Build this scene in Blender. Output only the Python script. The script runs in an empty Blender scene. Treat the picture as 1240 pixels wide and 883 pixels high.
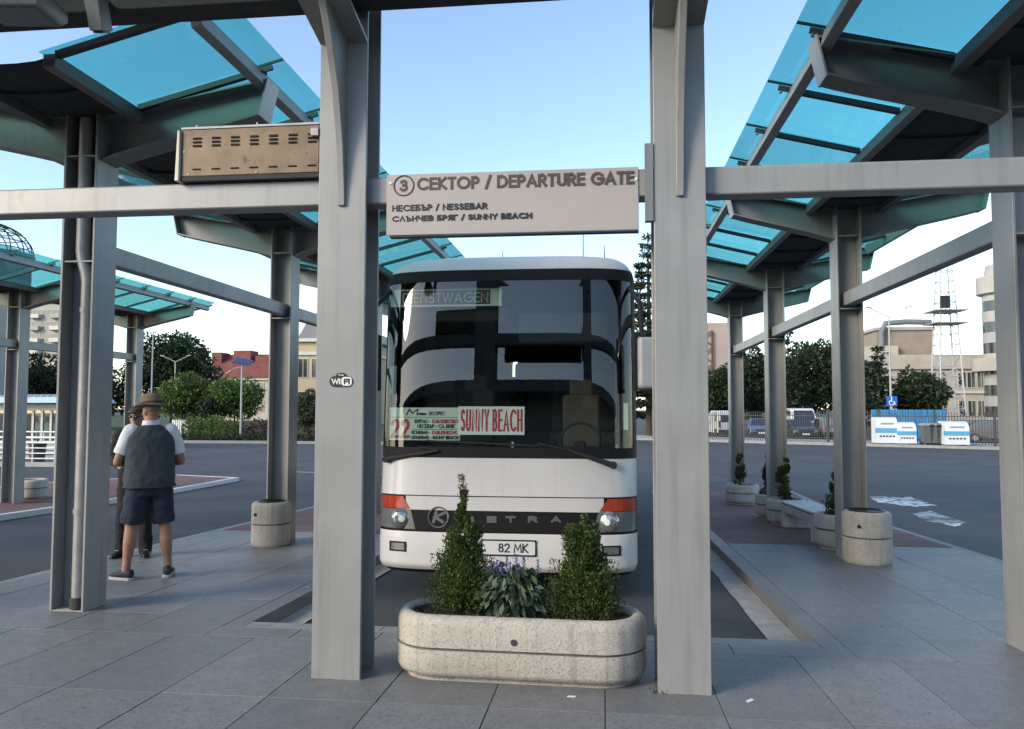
import bpy, math, random
import numpy as np
from mathutils import Vector, Matrix
random.seed(7); RNG = np.random.default_rng(11)
S = bpy.context.scene; C = S.collection
rad = math.radians
# ---------------------------------------------------------------- camera
FPX, IW, IH = 960.0, 1240, 883
CAM_H = 1.6
YAW, PITCH, ROLL = rad(6.6), rad(3.2), rad(0.1)
cf = Vector((-math.sin(YAW)*math.cos(PITCH), math.cos(YAW)*math.cos(PITCH), math.sin(PITCH)))
rt = Vector((math.cos(YAW), math.sin(YAW), 0)); up = rt.cross(cf)
cr = rt*math.cos(ROLL)+up*math.sin(ROLL); cu_ = up*math.cos(ROLL)-rt*math.sin(ROLL)
cd = bpy.data.cameras.new('camera'); cam = bpy.data.objects.new('camera', cd); C.objects.link(cam)
cam.matrix_world = Matrix(((cr.x, cu_.x, -cf.x, 0), (cr.y, cu_.y, -cf.y, 0), (cr.z, cu_.z, -cf.z, CAM_H), (0, 0, 0, 1)))
cd.sensor_width = 36; cd.lens = 36*FPX/IW; cd.clip_end = 3000; cd.clip_start = .05
S.camera = cam
# ---------------------------------------------------------------- sky, sun, exposure
SUN_EL, SUN_AZ = rad(24.0), rad(229.0)      # azimuth clockwise from +Y: low sun behind the camera, well to the left
w = bpy.data.worlds.new('World'); S.world = w; w.use_nodes = True
wn = w.node_tree.nodes; wl = w.node_tree.links
bg = wn['Background']; sk = wn.new('ShaderNodeTexSky'); sk.sky_type = 'NISHITA'; sk.sun_disc = False
sk.sun_elevation = SUN_EL; sk.sun_rotation = SUN_AZ; sk.altitude = 0; sk.air_density = 1.0; sk.dust_density = .5; sk.ozone_density = 1.0
wl.new(sk.outputs[0], bg.inputs[0]); bg.inputs[1].default_value = 0.15
ld = bpy.data.lights.new('sun', 'SUN'); ld.energy = 1.7; ld.angle = rad(24); ld.color = (1.0, .87, .70)
sun = bpy.data.objects.new('sun', ld); C.objects.link(sun)
sd = Vector((math.sin(SUN_AZ)*math.cos(SUN_EL), math.cos(SUN_AZ)*math.cos(SUN_EL), math.sin(SUN_EL)))
sun.rotation_euler = sd.to_track_quat('Z', 'Y').to_euler(); sun.location = (0, -5, 12)
S.view_settings.view_transform = 'Standard'; S.view_settings.look = 'None'; S.view_settings.gamma = 1
S.view_settings.exposure = 1.10; S.view_settings.use_curve_mapping = False
S.cycles.max_bounces = 8; S.cycles.transparent_max_bounces = 16
S.cycles.use_denoising = True
S.cycles.caustics_reflective = False; S.cycles.caustics_refractive = False

# ---------------------------------------------------------------- pixel helpers (a direction; depth is given or the ground)
SL, YA, YB = .034, 4.5, 18.0
def gz(y): return -SL*(max(0., min(y, YB))-YA)
def ray(px, py): return cr*((px-IW/2)/FPX)-cu_*((py-IH/2)/FPX)+cf
def at(px, py, Y):
    d = ray(px, py); return Vector((0, 0, CAM_H))+d*(Y/d.y)
def onground(px, py, dz=0):
    d = ray(px, py); t = (dz+SL*YA-CAM_H)/(d.z+SL*d.y); p = Vector((0, 0, CAM_H))+d*t
    if p.y > YB or t < 0: p = Vector((0, 0, CAM_H))+d*((gz(99)+dz-CAM_H)/d.z)
    return p
RS = -math.atan(SL)

# ---------------------------------------------------------------- materials
MATS = {}
def mat(name, col, rough=.5, metal=0., var=0., vscale=6., bump=0., bscale=40., spots=None, objrand=0., coat=0., spec=.5, streak=0., emit=0., stretch=None, bdist=.01):
    m = bpy.data.materials.new(name); m.use_nodes = True; MATS[name] = m
    n = m.node_tree.nodes; l = m.node_tree.links; b = n['Principled BSDF']
    b.inputs['Roughness'].default_value = rough; b.inputs['Metallic'].default_value = metal
    b.inputs['Coat Weight'].default_value = coat; b.inputs['Specular IOR Level'].default_value = spec
    c4 = (*col, 1); b.inputs['Base Color'].default_value = c4
    tc = n.new('ShaderNodeTexCoord'); oi0 = n.new('ShaderNodeObjectInfo'); va0 = n.new('ShaderNodeVectorMath'); va0.operation = 'ADD'
    l.new(tc.outputs['Object'], va0.inputs[0]); l.new(oi0.outputs['Location'], va0.inputs[1]); src = va0.outputs[0]
    if stretch:
        mp = n.new('ShaderNodeMapping'); mp.inputs['Scale'].default_value = stretch; l.new(src, mp.inputs[0]); src = mp.outputs[0]
    cur = None
    def rgb(c):
        r = n.new('ShaderNodeRGB'); r.outputs[0].default_value = (*c, 1); return r.outputs[0]
    def mix(fac, a, bb, mode='MIX'):
        x = n.new('ShaderNodeMix'); x.data_type = 'RGBA'; x.blend_type = mode
        if isinstance(fac, float): x.inputs[0].default_value = fac
        else: l.new(fac, x.inputs[0])
        l.new(a, x.inputs[6]); l.new(bb, x.inputs[7]); return x.outputs[2]
    def ramp(s, a, bb):
        r = n.new('ShaderNodeMapRange'); r.inputs[1].default_value = a; r.inputs[2].default_value = bb; l.new(s, r.inputs[0]); return r.outputs[0]
    def noise(sc, det=5, s=None, rg=.6):
        t = n.new('ShaderNodeTexNoise'); t.inputs['Scale'].default_value = sc; t.inputs['Detail'].default_value = det; t.inputs['Roughness'].default_value = rg
        l.new(s or src, t.inputs['Vector']); return t.outputs[0]
    if var or spots or objrand or streak:
        cur = rgb(col)
        if var:
            f = ramp(noise(vscale), .3, .7)
            cur = mix(f, rgb([x*(1-var) for x in col]), rgb([min(1, x*(1+var)) for x in col]))
        if objrand:
            oi = n.new('ShaderNodeObjectInfo'); f = ramp(oi.outputs['Random'], 0, 1)
            cur = mix(f, mix(1., cur, rgb([1-objrand]*3), 'MULTIPLY'), cur)
        if streak:                                    # vertical run-off stains
            mp = n.new('ShaderNodeMapping'); mp.inputs['Scale'].default_value = (14, 14, .9); l.new(va0.outputs[0], mp.inputs[0])
            f = ramp(noise(1.0, 4, mp.outputs[0]), .52, .8)
            mm = n.new('ShaderNodeMath'); mm.operation = 'MULTIPLY'; mm.inputs[1].default_value = streak; l.new(f, mm.inputs[0])
            cur = mix(mm.outputs[0], cur, rgb([x*.35 for x in col]))
        for spots in (spots if isinstance(spots, list) else [spots] if spots else []):                                     # (colour, scale, threshold low, high)
            f = ramp(noise(spots[1], 3), spots[2], spots[3]); cur = mix(f, cur, rgb(spots[0]))
        l.new(cur, b.inputs['Base Color'])
        rr = n.new('ShaderNodeMapRange'); rr.inputs[3].default_value = max(0, rough-.08); rr.inputs[4].default_value = min(1, rough+.1)
        l.new(noise(vscale*1.7), rr.inputs[0]); l.new(rr.outputs[0], b.inputs['Roughness'])
    if bump:
        bp = n.new('ShaderNodeBump'); bp.inputs['Strength'].default_value = bump; bp.inputs['Distance'].default_value = bdist
        l.new(noise(bscale, 4), bp.inputs['Height']); l.new(bp.outputs[0], b.inputs['Normal'])
    if emit:
        b.inputs['Emission Color'].default_value = c4; b.inputs['Emission Strength'].default_value = emit
    return m
def glass(name, tint, refl=.12, rough=.02, dirt=0.):
    m = bpy.data.materials.new(name); m.use_nodes = True; MATS[name] = m
    n = m.node_tree.nodes; l = m.node_tree.links; n.clear()
    o = n.new('ShaderNodeOutputMaterial'); t = n.new('ShaderNodeBsdfTransparent'); t.inputs[0].default_value = (*tint, 1)
    if dirt:
        ob = n.new('ShaderNodeObjectInfo'); vm = n.new('ShaderNodeMapRange'); vm.inputs[3].default_value = .90; vm.inputs[4].default_value = 1.04; l.new(ob.outputs['Random'], vm.inputs[0])
        vx = n.new('ShaderNodeVectorMath'); vx.operation = 'SCALE'; vx.inputs[0].default_value = tint; l.new(vm.outputs[0], vx.inputs['Scale']); l.new(vx.outputs[0], t.inputs[0])
    g = n.new('ShaderNodeBsdfGlossy'); g.inputs[0].default_value = (1, 1, 1, 1); g.inputs['Roughness'].default_value = rough
    lw = n.new('ShaderNodeLayerWeight'); pw = n.new('ShaderNodeMath'); pw.operation = 'POWER'; pw.inputs[1].default_value = 5; l.new(lw.outputs['Facing'], pw.inputs[0])
    ad = n.new('ShaderNodeMapRange'); ad.inputs[3].default_value = refl; ad.inputs[4].default_value = 1; l.new(pw.outputs[0], ad.inputs[0])
    mx = n.new('ShaderNodeMixShader'); l.new(ad.outputs[0], mx.inputs[0]); l.new(t.outputs[0], mx.inputs[1]); l.new(g.outputs[0], mx.inputs[2])
    out = mx.outputs[0]
    if dirt:
        d = n.new('ShaderNodeBsdfDiffuse'); d.inputs[0].default_value = (.05, .09, .10, 1)
        tc = n.new('ShaderNodeTexCoord'); nz = n.new('ShaderNodeTexNoise'); nz.inputs['Scale'].default_value = 9; nz.inputs['Detail'].default_value = 6
        oi = n.new('ShaderNodeObjectInfo'); va = n.new('ShaderNodeVectorMath'); va.operation = 'ADD'
        l.new(tc.outputs['Object'], va.inputs[0]); l.new(oi.outputs['Location'], va.inputs[1]); l.new(va.outputs[0], nz.inputs['Vector'])
        r = n.new('ShaderNodeMapRange'); r.inputs[1].default_value = .74; r.inputs[2].default_value = .80; r.inputs[3].default_value = dirt*.25; r.inputs[4].default_value = .75; l.new(nz.outputs[0], r.inputs[0])
        m2 = n.new('ShaderNodeMixShader'); l.new(r.outputs[0], m2.inputs[0]); l.new(out, m2.inputs[1]); l.new(d.outputs[0], m2.inputs[2]); out = m2.outputs[0]
    l.new(out, o.inputs[0]); return m

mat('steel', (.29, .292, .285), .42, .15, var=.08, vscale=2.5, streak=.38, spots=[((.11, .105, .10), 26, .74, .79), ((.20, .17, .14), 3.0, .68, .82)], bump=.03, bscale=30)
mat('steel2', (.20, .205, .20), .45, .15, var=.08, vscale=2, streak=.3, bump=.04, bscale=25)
mat('galv', (.30, .30, .295), .45, .3, var=.15, vscale=8)
mat('gutter', (.035, .038, .040), .85, .0, var=.2, vscale=4)
mat('darkbar', (.035, .037, .04), .45, .2)
glass('canopy_glass', (.48, .81, .80), .03, .03, dirt=.05)
mat('granite', (.215, .214, .21), .52, 0, var=.13, vscale=7, spots=[((.085, .09, .095), 160, .58, .66), ((.26, .265, .27), 210, .62, .70), ((.075, .075, .078), 13, .68, .73), ((.155, .15, .145), 1.3, .55, .80), ((.125, .123, .12), 48, .48, .70)], objrand=.22, bump=.08, bscale=260, bdist=.002)
mat('joint', (.035, .035, .034), .95)
mat('kerbstone', (.25, .255, .25), .7, 0, var=.18, vscale=5, spots=((.12, .12, .11), 90, .6, .7), objrand=.12, bump=.15, bscale=120, bdist=.003)
mat('asphalt', (.045, .048, .053), .78, 0, var=.25, vscale=.35, spots=[((.10, .10, .105), 220, .62, .70), ((.028, .029, .031), .8, .56, .70), ((.070, .073, .078), .22, .54, .70)], bump=.25, bscale=180, bdist=.004)
mat('concrete', (.40, .39, .36), .85, 0, var=.2, vscale=7, spots=((.20, .19, .17), 60, .58, .68), bump=.3, bscale=110, bdist=.004)
mat('aggregate', (.46, .425, .365), .85, 0, var=.14, vscale=5, streak=.8, spots=[((.30, .265, .22), 75, .54, .64), ((.58, .55, .49), 110, .60, .68)], bump=.8, bscale=100, bdist=.008)
mat('aggregate_dark', (.10, .10, .095), .8, 0, var=.2, vscale=9)
mat('benchwhite', (.62, .62, .60), .6, 0, var=.06, bump=.05)
mat('white_line', (.62, .62, .60), .75, 0, spots=((.12, .12, .12), 22, .60, .72))
mat('paint_spill', (.70, .72, .74), .6, 0, spots=((.05, .052, .056), 5, .47, .62))
mat('soil', (.055, .038, .025), .95, 0, var=.4, vscale=20, bump=.8, bscale=45, bdist=.02)
mat('black', (.012, .012, .013), .4)
mat('rubber', (.018, .018, .018), .7, 0, bump=.1)
mat('print_brown', (.075, .055, .042), .6)
mat('sign_panel', (.40, .36, .33), .42, .1, var=.03, vscale=3)
mat('busw', (.62, .605, .59), .32, 0, var=.04, vscale=2, coat=.35, streak=.10, spots=[((.48, .44, .39), 5, .66, .80), ((.25, .22, .19), 38, .74, .78)])
mat('bustrim', (.010, .0105, .011), .6, spec=.2)
mat('emblem', (.32, .32, .32), .3, .8)
mat('orange', (.42, .035, .006), .18, 0, coat=1)
mat('lampclear', (.35, .36, .36), .12, .7)
mat('lampgrey', (.17, .18, .17), .15, .2, coat=1)
mat('seat', (.16, .14, .11), .9, 0, var=.1)
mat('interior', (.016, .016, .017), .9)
mat('curtain', (.10, .085, .06), .9)
mat('ledbox', (.70, .78, .64), .5)
mat('ledscreen', (.03, .035, .012), .4)
mat('ledtext', (.72, .78, .34), .6)
mat('cardgreen', (.58, .70, .58), .5)
mat('cardwhite', (.72, .76, .70), .5)
mat('red', (.45, .025, .03), .5)
mat('ink', (.014, .017, .02), .6)
mat('plate', (.62, .63, .63), .4)
mat('brass', (.16, .118, .075), .5, .35, var=.22, vscale=7, streak=.4, spots=((.07, .045, .03), 14, .60, .72))
mat('cream_plastic', (.62, .57, .48), .5)
mat('skin', (.36, .19, .12), .55, 0, var=.08)
mat('hat', (.22, .165, .105), .9, 0, bump=.3, bscale=300)
mat('vest', (.052, .066, .078), .9, 0, var=.12, vscale=8, bump=.5, bscale=14, bdist=.02)
mat('shirt', (.78, .80, .84), .9, 0, bump=.3, bscale=20, bdist=.012)
mat('navy', (.022, .032, .055), .9, 0, var=.2, vscale=9, bump=.5, bscale=16, bdist=.02)
mat('blackcloth', (.012, .012, .014), .9, 0, bump=.4, bscale=15, bdist=.02)
mat('shoe', (.022, .026, .032), .7)
mat('sole', (.40, .41, .42), .7)
mat('hair', (.02, .018, .016), .8)
mat('bark', (.06, .045, .035), .95, 0, var=.3, vscale=8, bump=.6, bscale=20, bdist=.03)
def leafmat(name, col, tr=.25, v=.45):
    m = mat(name, col, .6, 0); n = m.node_tree.nodes; l = m.node_tree.links; b = n['Principled BSDF']
    g = n.new('ShaderNodeNewGeometry'); r = n.new('ShaderNodeMapRange'); r.inputs[3].default_value = 1-v; r.inputs[4].default_value = 1+v
    l.new(g.outputs['Random Per Island'], r.inputs[0])
    x = n.new('ShaderNodeMix'); x.data_type = 'RGBA'; x.blend_type = 'MULTIPLY'; x.inputs[0].default_value = 1; x.inputs[6].default_value = (*col, 1)
    l.new(r.outputs[0], x.inputs[7]); l.new(x.outputs[2], b.inputs['Base Color'])
    t = n.new('ShaderNodeBsdfTranslucent'); l.new(x.outputs[2], t.inputs[0])
    ms = n.new('ShaderNodeMixShader'); ms.inputs[0].default_value = tr; o = n['Material Output']
    l.new(b.outputs[0], ms.inputs[1]); l.new(t.outputs[0], ms.inputs[2]); l.new(ms.outputs[0], o.inputs[0])
leafmat('leaf_thuja', (.060, .098, .018)); leafmat('leaf_thuja_brown', (.11, .085, .035)); leafmat('leaf_sage', (.060, .098, .050), .15, .3)
leafmat('leaf_dark', (.034, .056, .020)); leafmat('leaf_mid', (.085, .14, .028)); leafmat('leaf_cedar', (.026, .042, .022)); leafmat('leaf_red', (.075, .030, .022)); leafmat('leaf_olive', (.055, .065, .028))
leafmat('petal', (.15, .10, .42), .3, .3)
mat('grass', (.035, .055, .018), .95, 0, var=.35, vscale=1.5, bump=.5, bscale=20)
# red paving with small setts: colour and fine relief only (each sett is about two pixels deep here)
def feather(name, sc, lo, hi):
    m = MATS[name]; n = m.node_tree.nodes; l = m.node_tree.links; b = n['Principled BSDF']; tc = n.new('ShaderNodeTexCoord'); t = n.new('ShaderNodeTexNoise'); t.inputs['Scale'].default_value = sc; t.inputs['Detail'].default_value = 7
    mp = n.new('ShaderNodeMapping'); mp.inputs['Scale'].default_value = (.5, .9, 1); l.new(tc.outputs['Object'], mp.inputs[0]); l.new(mp.outputs[0], t.inputs['Vector']); r = n.new('ShaderNodeMapRange'); r.inputs[1].default_value = lo; r.inputs[2].default_value = hi; l.new(t.outputs[0], r.inputs[0]); l.new(r.outputs[0], b.inputs['Alpha'])
feather('paint_spill', .9, .34, .60)
def brickmat(name, c1, c2, cm):
    m = bpy.data.materials.new(name); m.use_nodes = True; MATS[name] = m; n = m.node_tree.nodes; l = m.node_tree.links; b = n['Principled BSDF']
    tc = n.new('ShaderNodeTexCoord'); t = n.new('ShaderNodeTexBrick'); t.inputs['Color1'].default_value = (*c1, 1); t.inputs['Color2'].default_value = (*c2, 1); t.inputs['Mortar'].default_value = (*cm, 1)
    t.inputs['Scale'].default_value = 1; t.inputs['Brick Width'].default_value = .21; t.inputs['Row Height'].default_value = .105; t.inputs['Mortar Size'].default_value = .007
    l.new(tc.outputs['Object'], t.inputs['Vector']); nz = n.new('ShaderNodeTexNoise'); nz.inputs['Scale'].default_value = 1.3; nz.inputs['Detail'].default_value = 6
    l.new(tc.outputs['Object'], nz.inputs['Vector']); x = n.new('ShaderNodeMix'); x.data_type = 'RGBA'; x.blend_type = 'MULTIPLY'; x.inputs[0].default_value = .55
    rr = n.new('ShaderNodeMapRange'); rr.inputs[1].default_value = .3; rr.inputs[2].default_value = .7; rr.inputs[3].default_value = .45; rr.inputs[4].default_value = 1.25; l.new(nz.outputs[0], rr.inputs[0])
    l.new(t.outputs['Color'], x.inputs[6]); l.new(rr.outputs[0], x.inputs[7]); l.new(x.outputs[2], b.inputs['Base Color'])
    bp = n.new('ShaderNodeBump'); bp.inputs['Strength'].default_value = .5; bp.inputs['Distance'].default_value = .006; bp.invert = True
    l.new(t.outputs['Fac'], bp.inputs['Height']); l.new(bp.outputs[0], b.inputs['Normal']); b.inputs['Roughness'].default_value = .8
brickmat('red_setts', (.23, .11, .10), (.16, .082, .080), (.055, .045, .045))

# ---------------------------------------------------------------- mesh helpers
class MB:
    def __init__(s): s.v = []; s.f = []
    def add(s, vs, fs):
        k = len(s.v); s.v += [tuple(p) for p in vs]; s.f += [tuple(i+k for i in q) for q in fs]; return s
    def box(s, c, d, rz=0., rx=0., ry=0.):
        hx, hy, hz = d[0]/2, d[1]/2, d[2]/2; c = Vector(c)
        vs = [Vector((x, y, z)) for x in (-hx, hx) for y in (-hy, hy) for z in (-hz, hz)]
        if rz or rx or ry:
            m = Matrix.Rotation(rz, 3, 'Z') @ Matrix.Rotation(ry, 3, 'Y') @ Matrix.Rotation(rx, 3, 'X'); vs = [m @ p for p in vs]
        return s.add([p+c for p in vs], [(0, 1, 3, 2), (4, 6, 7, 5), (0, 4, 5, 1), (2, 3, 7, 6), (0, 2, 6, 4), (1, 5, 7, 3)])
    def bb(s, x0, x1, y0, y1, z0, z1): return s.box(((x0+x1)/2, (y0+y1)/2, (z0+z1)/2), (abs(x1-x0), abs(y1-y0), abs(z1-z0)))
    def prism(s, poly, vec):                     # poly: list of 3d points, extruded by vec
        n = len(poly); v = Vector(vec); p = [Vector(q) for q in poly]
        return s.add(p+[q+v for q in p], [tuple(range(n))[::-1], tuple(range(n, 2*n))]+[(i, (i+1) % n, n+(i+1) % n, n+i) for i in range(n)])
    def cyl(s, a, b, r0, r1=None, n=12, cap=True):
        r1 = r0 if r1 is None else r1; a = Vector(a); b = Vector(b); d = (b-a).normalized()
        x = d.orthogonal().normalized(); y = d.cross(x)
        vs = [c+(x*math.cos(t)+y*math.sin(t))*r for c, r in ((a, r0), (b, r1)) for t in (2*math.pi*i/n for i in range(n))]
        fs = [(i, (i+1) % n, n+(i+1) % n, n+i) for i in range(n)]
        if cap: fs += [tuple(range(n))[::-1], tuple(range(n, 2*n))]
        return s.add(vs, fs)
    def tube(s, pts, rs, n=10, cap=True):        # swept tube along points
        pts = [Vector(p) for p in pts]; k = len(pts)
        if not hasattr(rs, '__len__'): rs = [rs]*k
        d0 = (pts[1]-pts[0]).normalized(); x = d0.orthogonal().normalized(); vs = []
        for i in range(k):
            d = (pts[min(i+1, k-1)]-pts[max(i-1, 0)]).normalized(); x = (x-d*x.dot(d)).normalized(); y = d.cross(x)
            vs += [pts[i]+(x*math.cos(t)+y*math.sin(t))*rs[i] for t in (2*math.pi*j/n for j in range(n))]
        fs = [(i*n+j, i*n+(j+1) % n, (i+1)*n+(j+1) % n, (i+1)*n+j) for i in range(k-1) for j in range(n)]
        if cap: fs += [tuple(range(n))[::-1], tuple(range((k-1)*n, k*n))]
        return s.add(vs, fs)
    def loft(s, rings, cap=True):                # rings: lists of equal length
        n = len(rings[0]); vs = [p for r in rings for p in r]
        fs = [(i*n+j, i*n+(j+1) % n, (i+1)*n+(j+1) % n, (i+1)*n+j) for i in range(len(rings)-1) for j in range(n)]
        if cap: fs += [tuple(range(n))[::-1], tuple(range((len(rings)-1)*n, len(rings)*n))]
        return s.add(vs, fs)
    def lathe(s, prof, c=(0, 0, 0), n=32, sx=1., sy=1.):
        return s.loft([[(c[0]+r*sx*math.cos(2*math.pi*j/n), c[1]+r*sy*math.sin(2*math.pi*j/n), c[2]+z) for j in range(n)] for r, z in prof])
    def ell(s, c, r, n=14, m=9, rot=None):
        rings = []
        for i in range(m):
            t = -math.pi/2+math.pi*(i+.5)/m
            q = [Vector((r[0]*math.cos(t)*math.cos(a), r[1]*math.cos(t)*math.sin(a), r[2]*math.sin(t))) for a in (2*math.pi*j/n for j in range(n))]
            if rot: q = [rot @ p for p in q]
            rings.append([p+Vector(c) for p in q])
        return s.loft(rings)
    def grid(s, rows):                           # open sheet of rows of points
        n = len(rows[0])
        return s.add([p for r in rows for p in r], [(i*n+j, i*n+j+1, (i+1)*n+j+1, (i+1)*n+j) for i in range(len(rows)-1) for j in range(n-1)])
    def mesh(s, name, m, smooth=True, ang=35):
        me = bpy.data.meshes.new(name); me.from_pydata(s.v, [], s.f); me.materials.append(MATS[m])
        if smooth:
            me.polygons.foreach_set('use_smooth', [True]*len(me.polygons)); me.set_sharp_from_angle(angle=rad(ang))
        me.update(); return me
    def build(s, name, m, parent=None, loc=None, rot=None, bev=0., smooth=True, ang=35, seg=2):
        return place(name, s.mesh(name, m, smooth, ang), parent, loc, rot, bev, seg)
def place(name, me, parent=None, loc=None, rot=None, bev=0., seg=2):
    o = bpy.data.objects.new(name, me); C.objects.link(o)
    if parent: o.parent = parent
    if loc is not None: o.location = loc
    if rot is not None: o.rotation_euler = rot
    if bev:
        b = o.modifiers.new('bevel', 'BEVEL'); b.width = bev; b.segments = seg; b.limit_method = 'ANGLE'; b.angle_limit = rad(40)
    return o
def tag(o, label=None, cat=None, group=None, kind=None):
    if label: o['label'] = label
    if cat: o['category'] = cat
    if group: o['group'] = group
    if kind: o['kind'] = kind
    return o
def thing(name, label, cat, loc=(0, 0, 0), rz=0., group=None):
    o = bpy.data.objects.new(name, None); C.objects.link(o); o.location = loc; o.rotation_euler = (0, 0, rz); o.empty_display_size = .2
    return tag(o, label, cat, group)
def struct(o): o['kind'] = 'structure'; return o
def copy_tree(o, parent=None):
    c = o.copy(); C.objects.link(c); c.parent = parent
    for ch in list(o.children): copy_tree(ch, c)
    return c

# ---------------------------------------------------------------- stroke lettering (flat print)
def arc(cx, cy, rx, ry, a0, a1, n=12): return [(cx+rx*math.cos(rad(a0+(a1-a0)*i/n)), cy+ry*math.sin(rad(a0+(a1-a0)*i/n))) for i in range(n+1)]
def bowl(y0, y1, w=.52): return [(0, y1)]+[(w-(y1-y0)/2, y1)]+arc(w-(y1-y0)/2, (y0+y1)/2, (y1-y0)/2, (y1-y0)/2, 90, -90)+[(0, y0)]
GL = {
 'A': (.72, [[(0, 0), (.36, 1), (.72, 0)], [(.13, .3), (.59, .3)]]), 'B': (.55, [[(0, 0), (0, 1)], bowl(.52, 1, .5), bowl(0, .52, .55)]),
 'C': (.82, [arc(.48, .5, .48, .5, 45, 315, 20)]), 'D': (.72, [[(0, 0), (0, 1), (.25, 1)]+arc(.25, .5, .47, .5, 90, -90, 16)+[(0, 0)]]),
 'E': (.46, [[(.46, 1), (0, 1), (0, 0), (.46, 0)], [(0, .52), (.44, .52)]]), 'F': (.44, [[(.44, 1), (0, 1), (0, 0)], [(0, .52), (.4, .52)]]),
 'G': (.92, [arc(.5, .5, .48, .5, 45, 360, 22)+[(.55, .5)]]), 'H': (.62, [[(0, 0), (0, 1)], [(.62, 0), (.62, 1)], [(0, .52), (.62, .52)]]),
 'I': (.0, [[(0, 0), (0, 1)]]), 'K': (.58, [[(0, 0), (0, 1)], [(.55, 1), (.02, .5), (.58, 0)]]), 'L': (.42, [[(0, 1), (0, 0), (.42, 0)]]),
 'M': (.84, [[(0, 0), (.1, 1), (.42, .25), (.74, 1), (.84, 0)]]), 'N': (.64, [[(0, 0), (0, 1), (.64, 0), (.64, 1)]]), 'O': (.98, [arc(.49, .5, .49, .5, 0, 360, 28)]),
 'P': (.5, [[(0, 0), (0, 1)], bowl(.45, 1, .5)]), 'R': (.54, [[(0, 0), (0, 1)], bowl(.47, 1, .5), [(.24, .47), (.54, 0)]]),
 'S': (.5, [arc(.25, .74, .23, .26, 30, 270, 12)+arc(.25, .26, .25, .26, 85, -150, 12)]), 'T': (.52, [[(0, 1), (.52, 1)], [(.26, 1), (.26, 0)]]),
 'U': (.58, [[(0, 1), (0, .29)]+arc(.29, .29, .29, .29, 180, 360, 14)+[(.58, 1)]]), 'V': (.66, [[(0, 1), (.33, 0), (.66, 1)]]), 'W': (1.0, [[(0, 1), (.25, 0), (.5, 1), (.75, 0), (1, 1)]]),
 'Y': (.62, [[(0, 1), (.31, .48), (.62, 1)], [(.31, .48), (.31, 0)]]), 'Z': (.55, [[(0, 1), (.55, 1), (0, 0), (.55, 0)]]),
 'Б': (.54, [[(.48, 1), (0, 1), (0, 0)], bowl(0, .56, .54)]), 'Г': (.42, [[(.42, 1), (0, 1), (0, 0)]]), 'Л': (.64, [[(0, 0), (.32, 1), (.64, 0)]]),
 'П': (.6, [[(0, 0), (0, 1), (.6, 1), (.6, 0)]]), 'Ч': (.55, [[(0, 1), (0, .68), (.1, .46), (.55, .46)], [(.55, 1), (.55, 0)]]), 'Ш': (.86, [[(0, 1), (0, 0), (.86, 0), (.86, 1)], [(.43, 1), (.43, 0)]]),
 'Ъ': (.66, [[(0, 1), (.16, 1), (.16, 0)], [(x+.16, y) for x, y in bowl(0, .54, .5)]]), 'Я': (.54, [[(.54, 0), (.54, 1)], [(.54-x, y) for x, y in bowl(.47, 1, .5)], [(.3, .47), (0, 0)]]),
 'У': (.6, [[(0, 1), (.32, .4)], [(.6, 1), (.2, 0), (.02, 0)]]), '2': (.52, [arc(.26, .72, .25, .28, 170, -35, 12)+[(0, 0), (.52, 0)]]),
 '3': (.5, [arc(.24, .76, .22, .24, 150, -90, 10), arc(.24, .27, .26, .27, 90, -150, 12)]), '8': (.5, [arc(.25, .76, .21, .24, 0, 360, 16), arc(.25, .26, .25, .26, 0, 360, 16)]),
 '/': (.36, [[(0, -.08), (.36, 1.08)]]), '-': (.25, [[(0, .42), (.25, .42)]]), '.': (.0, [[(0, .0), (0, .1)]]), 'i': (.0, [[(0, 0), (0, .66)], [(0, .84), (0, 1)]]),
 'f': (.3, [[(.3, 1), (.12, .95), (.1, .8), (.1, 0)], [(0, .62), (.28, .62)]]), 'r': (.26, [[(0, 0), (0, .66)], [(0, .5), (.26, .64)]]), 'e': (.48, [[(.02, .34), (.46, .34)]+arc(.24, .33, .24, .33, 0, 310, 14)]),
}
for a_, b_ in zip('СЕКТОРНАВМ', 'CEKTOPHABM'): GL[a_] = GL[b_]
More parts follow.
